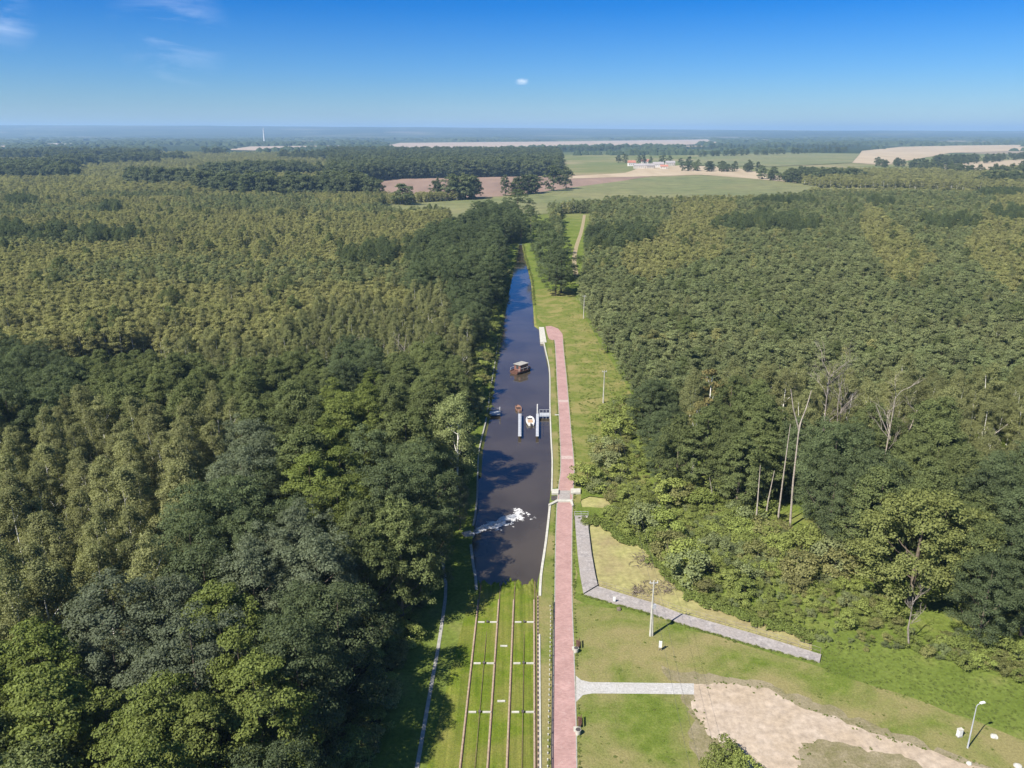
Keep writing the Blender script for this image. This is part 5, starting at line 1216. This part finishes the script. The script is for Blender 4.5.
house(658, 167.5, 22, 12, 7, 4.5, 5, 'white_wall', 'grey_roof', 'white walled house with grey roof in the far village')
house(664, 169, 15, 9, 5, 3.5, -10, 'plaster', 'red_roof', 'low house with red roof at the right end of the far village')
house(645, 164, 18, 10, 6, 4.5, 0, 'plaster', 'red_roof', 'red roofed house behind the others in the far village')
house(670, 165.5, 20, 10, 6, 4, 3, 'plaster', 'grey_roof', 'grey roofed barn at the right of the far village')
house(430, 168, 20, 12, 9, 5, 5, 'plaster', 'grey_roof', 'single beige house among the far trees left of the canal')
house(56, 147, 34, 16, 11, 6, 5, 'plaster', 'grey_roof', 'pale building far away near the horizon, left one of two')
house(69, 147, 36, 16, 10, 6, -5, 'plaster', 'grey_roof', 'pale building far away near the horizon, right one of two')
p = G(264.5, 143); t = empty('mast', tuple(p), 0, 'tall thin white mast rising above the far woods on the left', 'mast')
MB().tube([(0, 0, 0), (0, 0, 60), (0, 0, 78)], [5, 3.2, 2.6], 10).build('tower', M['white_paint'], t); MB().tube([(0, 0, 66), (0, 0, 69)], [6, 6], 12).build('platform', M['white_paint'], t); MB().tube([(0, 0, 78), (0, 0, 98)], [1.6, .8], 6).build('antenna', M['white_paint'], t)

# ------------------------------------------------------------------ far hills
def hills_mesh():
    nx, ny = 260, 40; V = []; F = []
    for j in range(ny + 1):
        Y = 8000 + 13000 * j / ny
        for i in range(nx + 1):
            X = (-.82 + 1.64 * i / nx) * Y
            px = 512 + 788 * X / Y / .952
            top = float(np.interp(px, [-150, 0, 200, 340, 520, 700, 1024, 1200], [170, 178, 172, 150, 122, 92, 66, 60]))
            s = min(1, max(0, (Y - 8000) / 8000)); e = s * s * (3 - 2 * s)
            h = top * e * (1 + .0) + 13 * noise.noise(Vector((X * .00035, Y * .0004, 1))) * min(1, e * 4) + 6 * noise.noise(Vector((X * .0016, Y * .0011, 5))) * e
            if Y > 16500: h *= 1 - (Y - 16500) / 4500 * .25
            V.append((X, Y, h - 2 + 2 * min(1, e * 8)))
    for j in range(ny):
        for i in range(nx): q = j * (nx + 1) + i; F.append((q, q + 1, q + nx + 2, q + nx + 1))
    return np_mesh('hills', V, F, True)
m, nt, N, L, out = mat_new('far_hills'); geo = N.new('ShaderNodeNewGeometry')
vo = N.new('ShaderNodeTexVoronoi'); vo.inputs['Scale'].default_value = .0016; L.new(geo.outputs['Position'], vo.inputs['Vector']); sp = N.new('ShaderNodeSeparateColor'); L.new(vo.outputs['Color'], sp.inputs[0])
nn = noise_n(nt, geo.outputs['Position'], .0009, 5, .6); mu = N.new('ShaderNodeMath'); mu.operation = 'MULTIPLY'; L.new(sp.outputs[0], mu.inputs[0]); L.new(nn.outputs['Fac'], mu.inputs[1])
rr = ramp(nt, [(0, (.025, .035, .02)), (.34, (.035, .046, .025)), (.46, (.06, .07, .04)), (.56, (.12, .11, .08))]); L.new(mu.outputs[0], rr.inputs[0])
b = N.new('ShaderNodeBsdfDiffuse'); L.new(rr.outputs[0], b.inputs['Color']); L.new(b.outputs[0], out.inputs['Surface'])
tag(link('hills', hills_mesh(), m), kind='structure')
# woods of the middle distance, 2.6 to 9 km: clumps of crowns as one mass
def far_woods():
    r = np.random.default_rng(4); V = []; F = []
    rr_ = random.Random(9); cells = []
    y = 2600
    while y < 8500:
        st = 26 + (y - 2600) * .012; x = -.72 * y
        while x < .72 * y:
            X = x + rr_.uniform(-.4, .4) * st; Y = y + rr_.uniform(-.6, .6) * st * 1.6
            if not in_field(X, Y):
                v = noise.noise(Vector((X * .0011, Y * .0016, 5))) + .5 * noise.noise(Vector((X * .004, Y * .003, 1))); px = 512 + 788 * X / Y / .952
                if v > (.02 if px < 380 else .1): cells.append((X, Y, st))
            x += st
        y += st * 1.7
    for X, Y, st in cells:
        h = rr_.uniform(11, 21); R = st * .62; n = len(V); k = 6
        V.append((X, Y, h)); 
        for lev, (zz, ra) in enumerate(((.72, .62), (.02, 1.0))):
            for j in range(k):
                a = 6.283 * j / k + rr_.random() * .5; q = ra * R * rr_.uniform(.75, 1.2); V.append((X + q * math.cos(a), Y + q * math.sin(a), h * zz * rr_.uniform(.85, 1.12)))
        for j in range(k):
            j2 = (j + 1) % k; F.append((n, n + 1 + j, n + 1 + j2, n + 1 + j2)); F.append((n + 1 + j, n + 7 + j, n + 7 + j2, n + 1 + j2))
    me = bpy.data.meshes.new('far_woods'); me.from_pydata(V, [], [f[:3] if f[2] == f[3] else f for f in F]); me.update(); print('far woods', len(cells)); return me
M['far_wood'] = surf('far_wood', (.03, .044, .024), (.05, .064, .032), .02, bump=0, rough=1, spec=0)
tag(link('far_woods', far_woods(), M['far_wood']), 'dark bands of woodland between fields near the horizon', 'woodland', kind='stuff')

# ------------------------------------------------------------------ air
HZ = 29900
hz = MB().box((0, 14700, 108), (2 * 31000, 31000, 221)).build('haze', [])
m = bpy.data.materials.new('haze'); m.use_nodes = True; nt = m.node_tree; nt.nodes.clear(); out = nt.nodes.new('ShaderNodeOutputMaterial'); pv = nt.nodes.new('ShaderNodeVolumePrincipled')
pv.inputs['Color'].default_value = (0.36, .57, .84, 1); pv.inputs['Density'].default_value = 9e-5; pv.inputs['Anisotropy'].default_value = .1
nt.links.new(pv.outputs[0], out.inputs['Volume']); hz.data.materials.append(m); tag(hz, 'thin blue haze of a clear day', 'haze', kind='stuff')
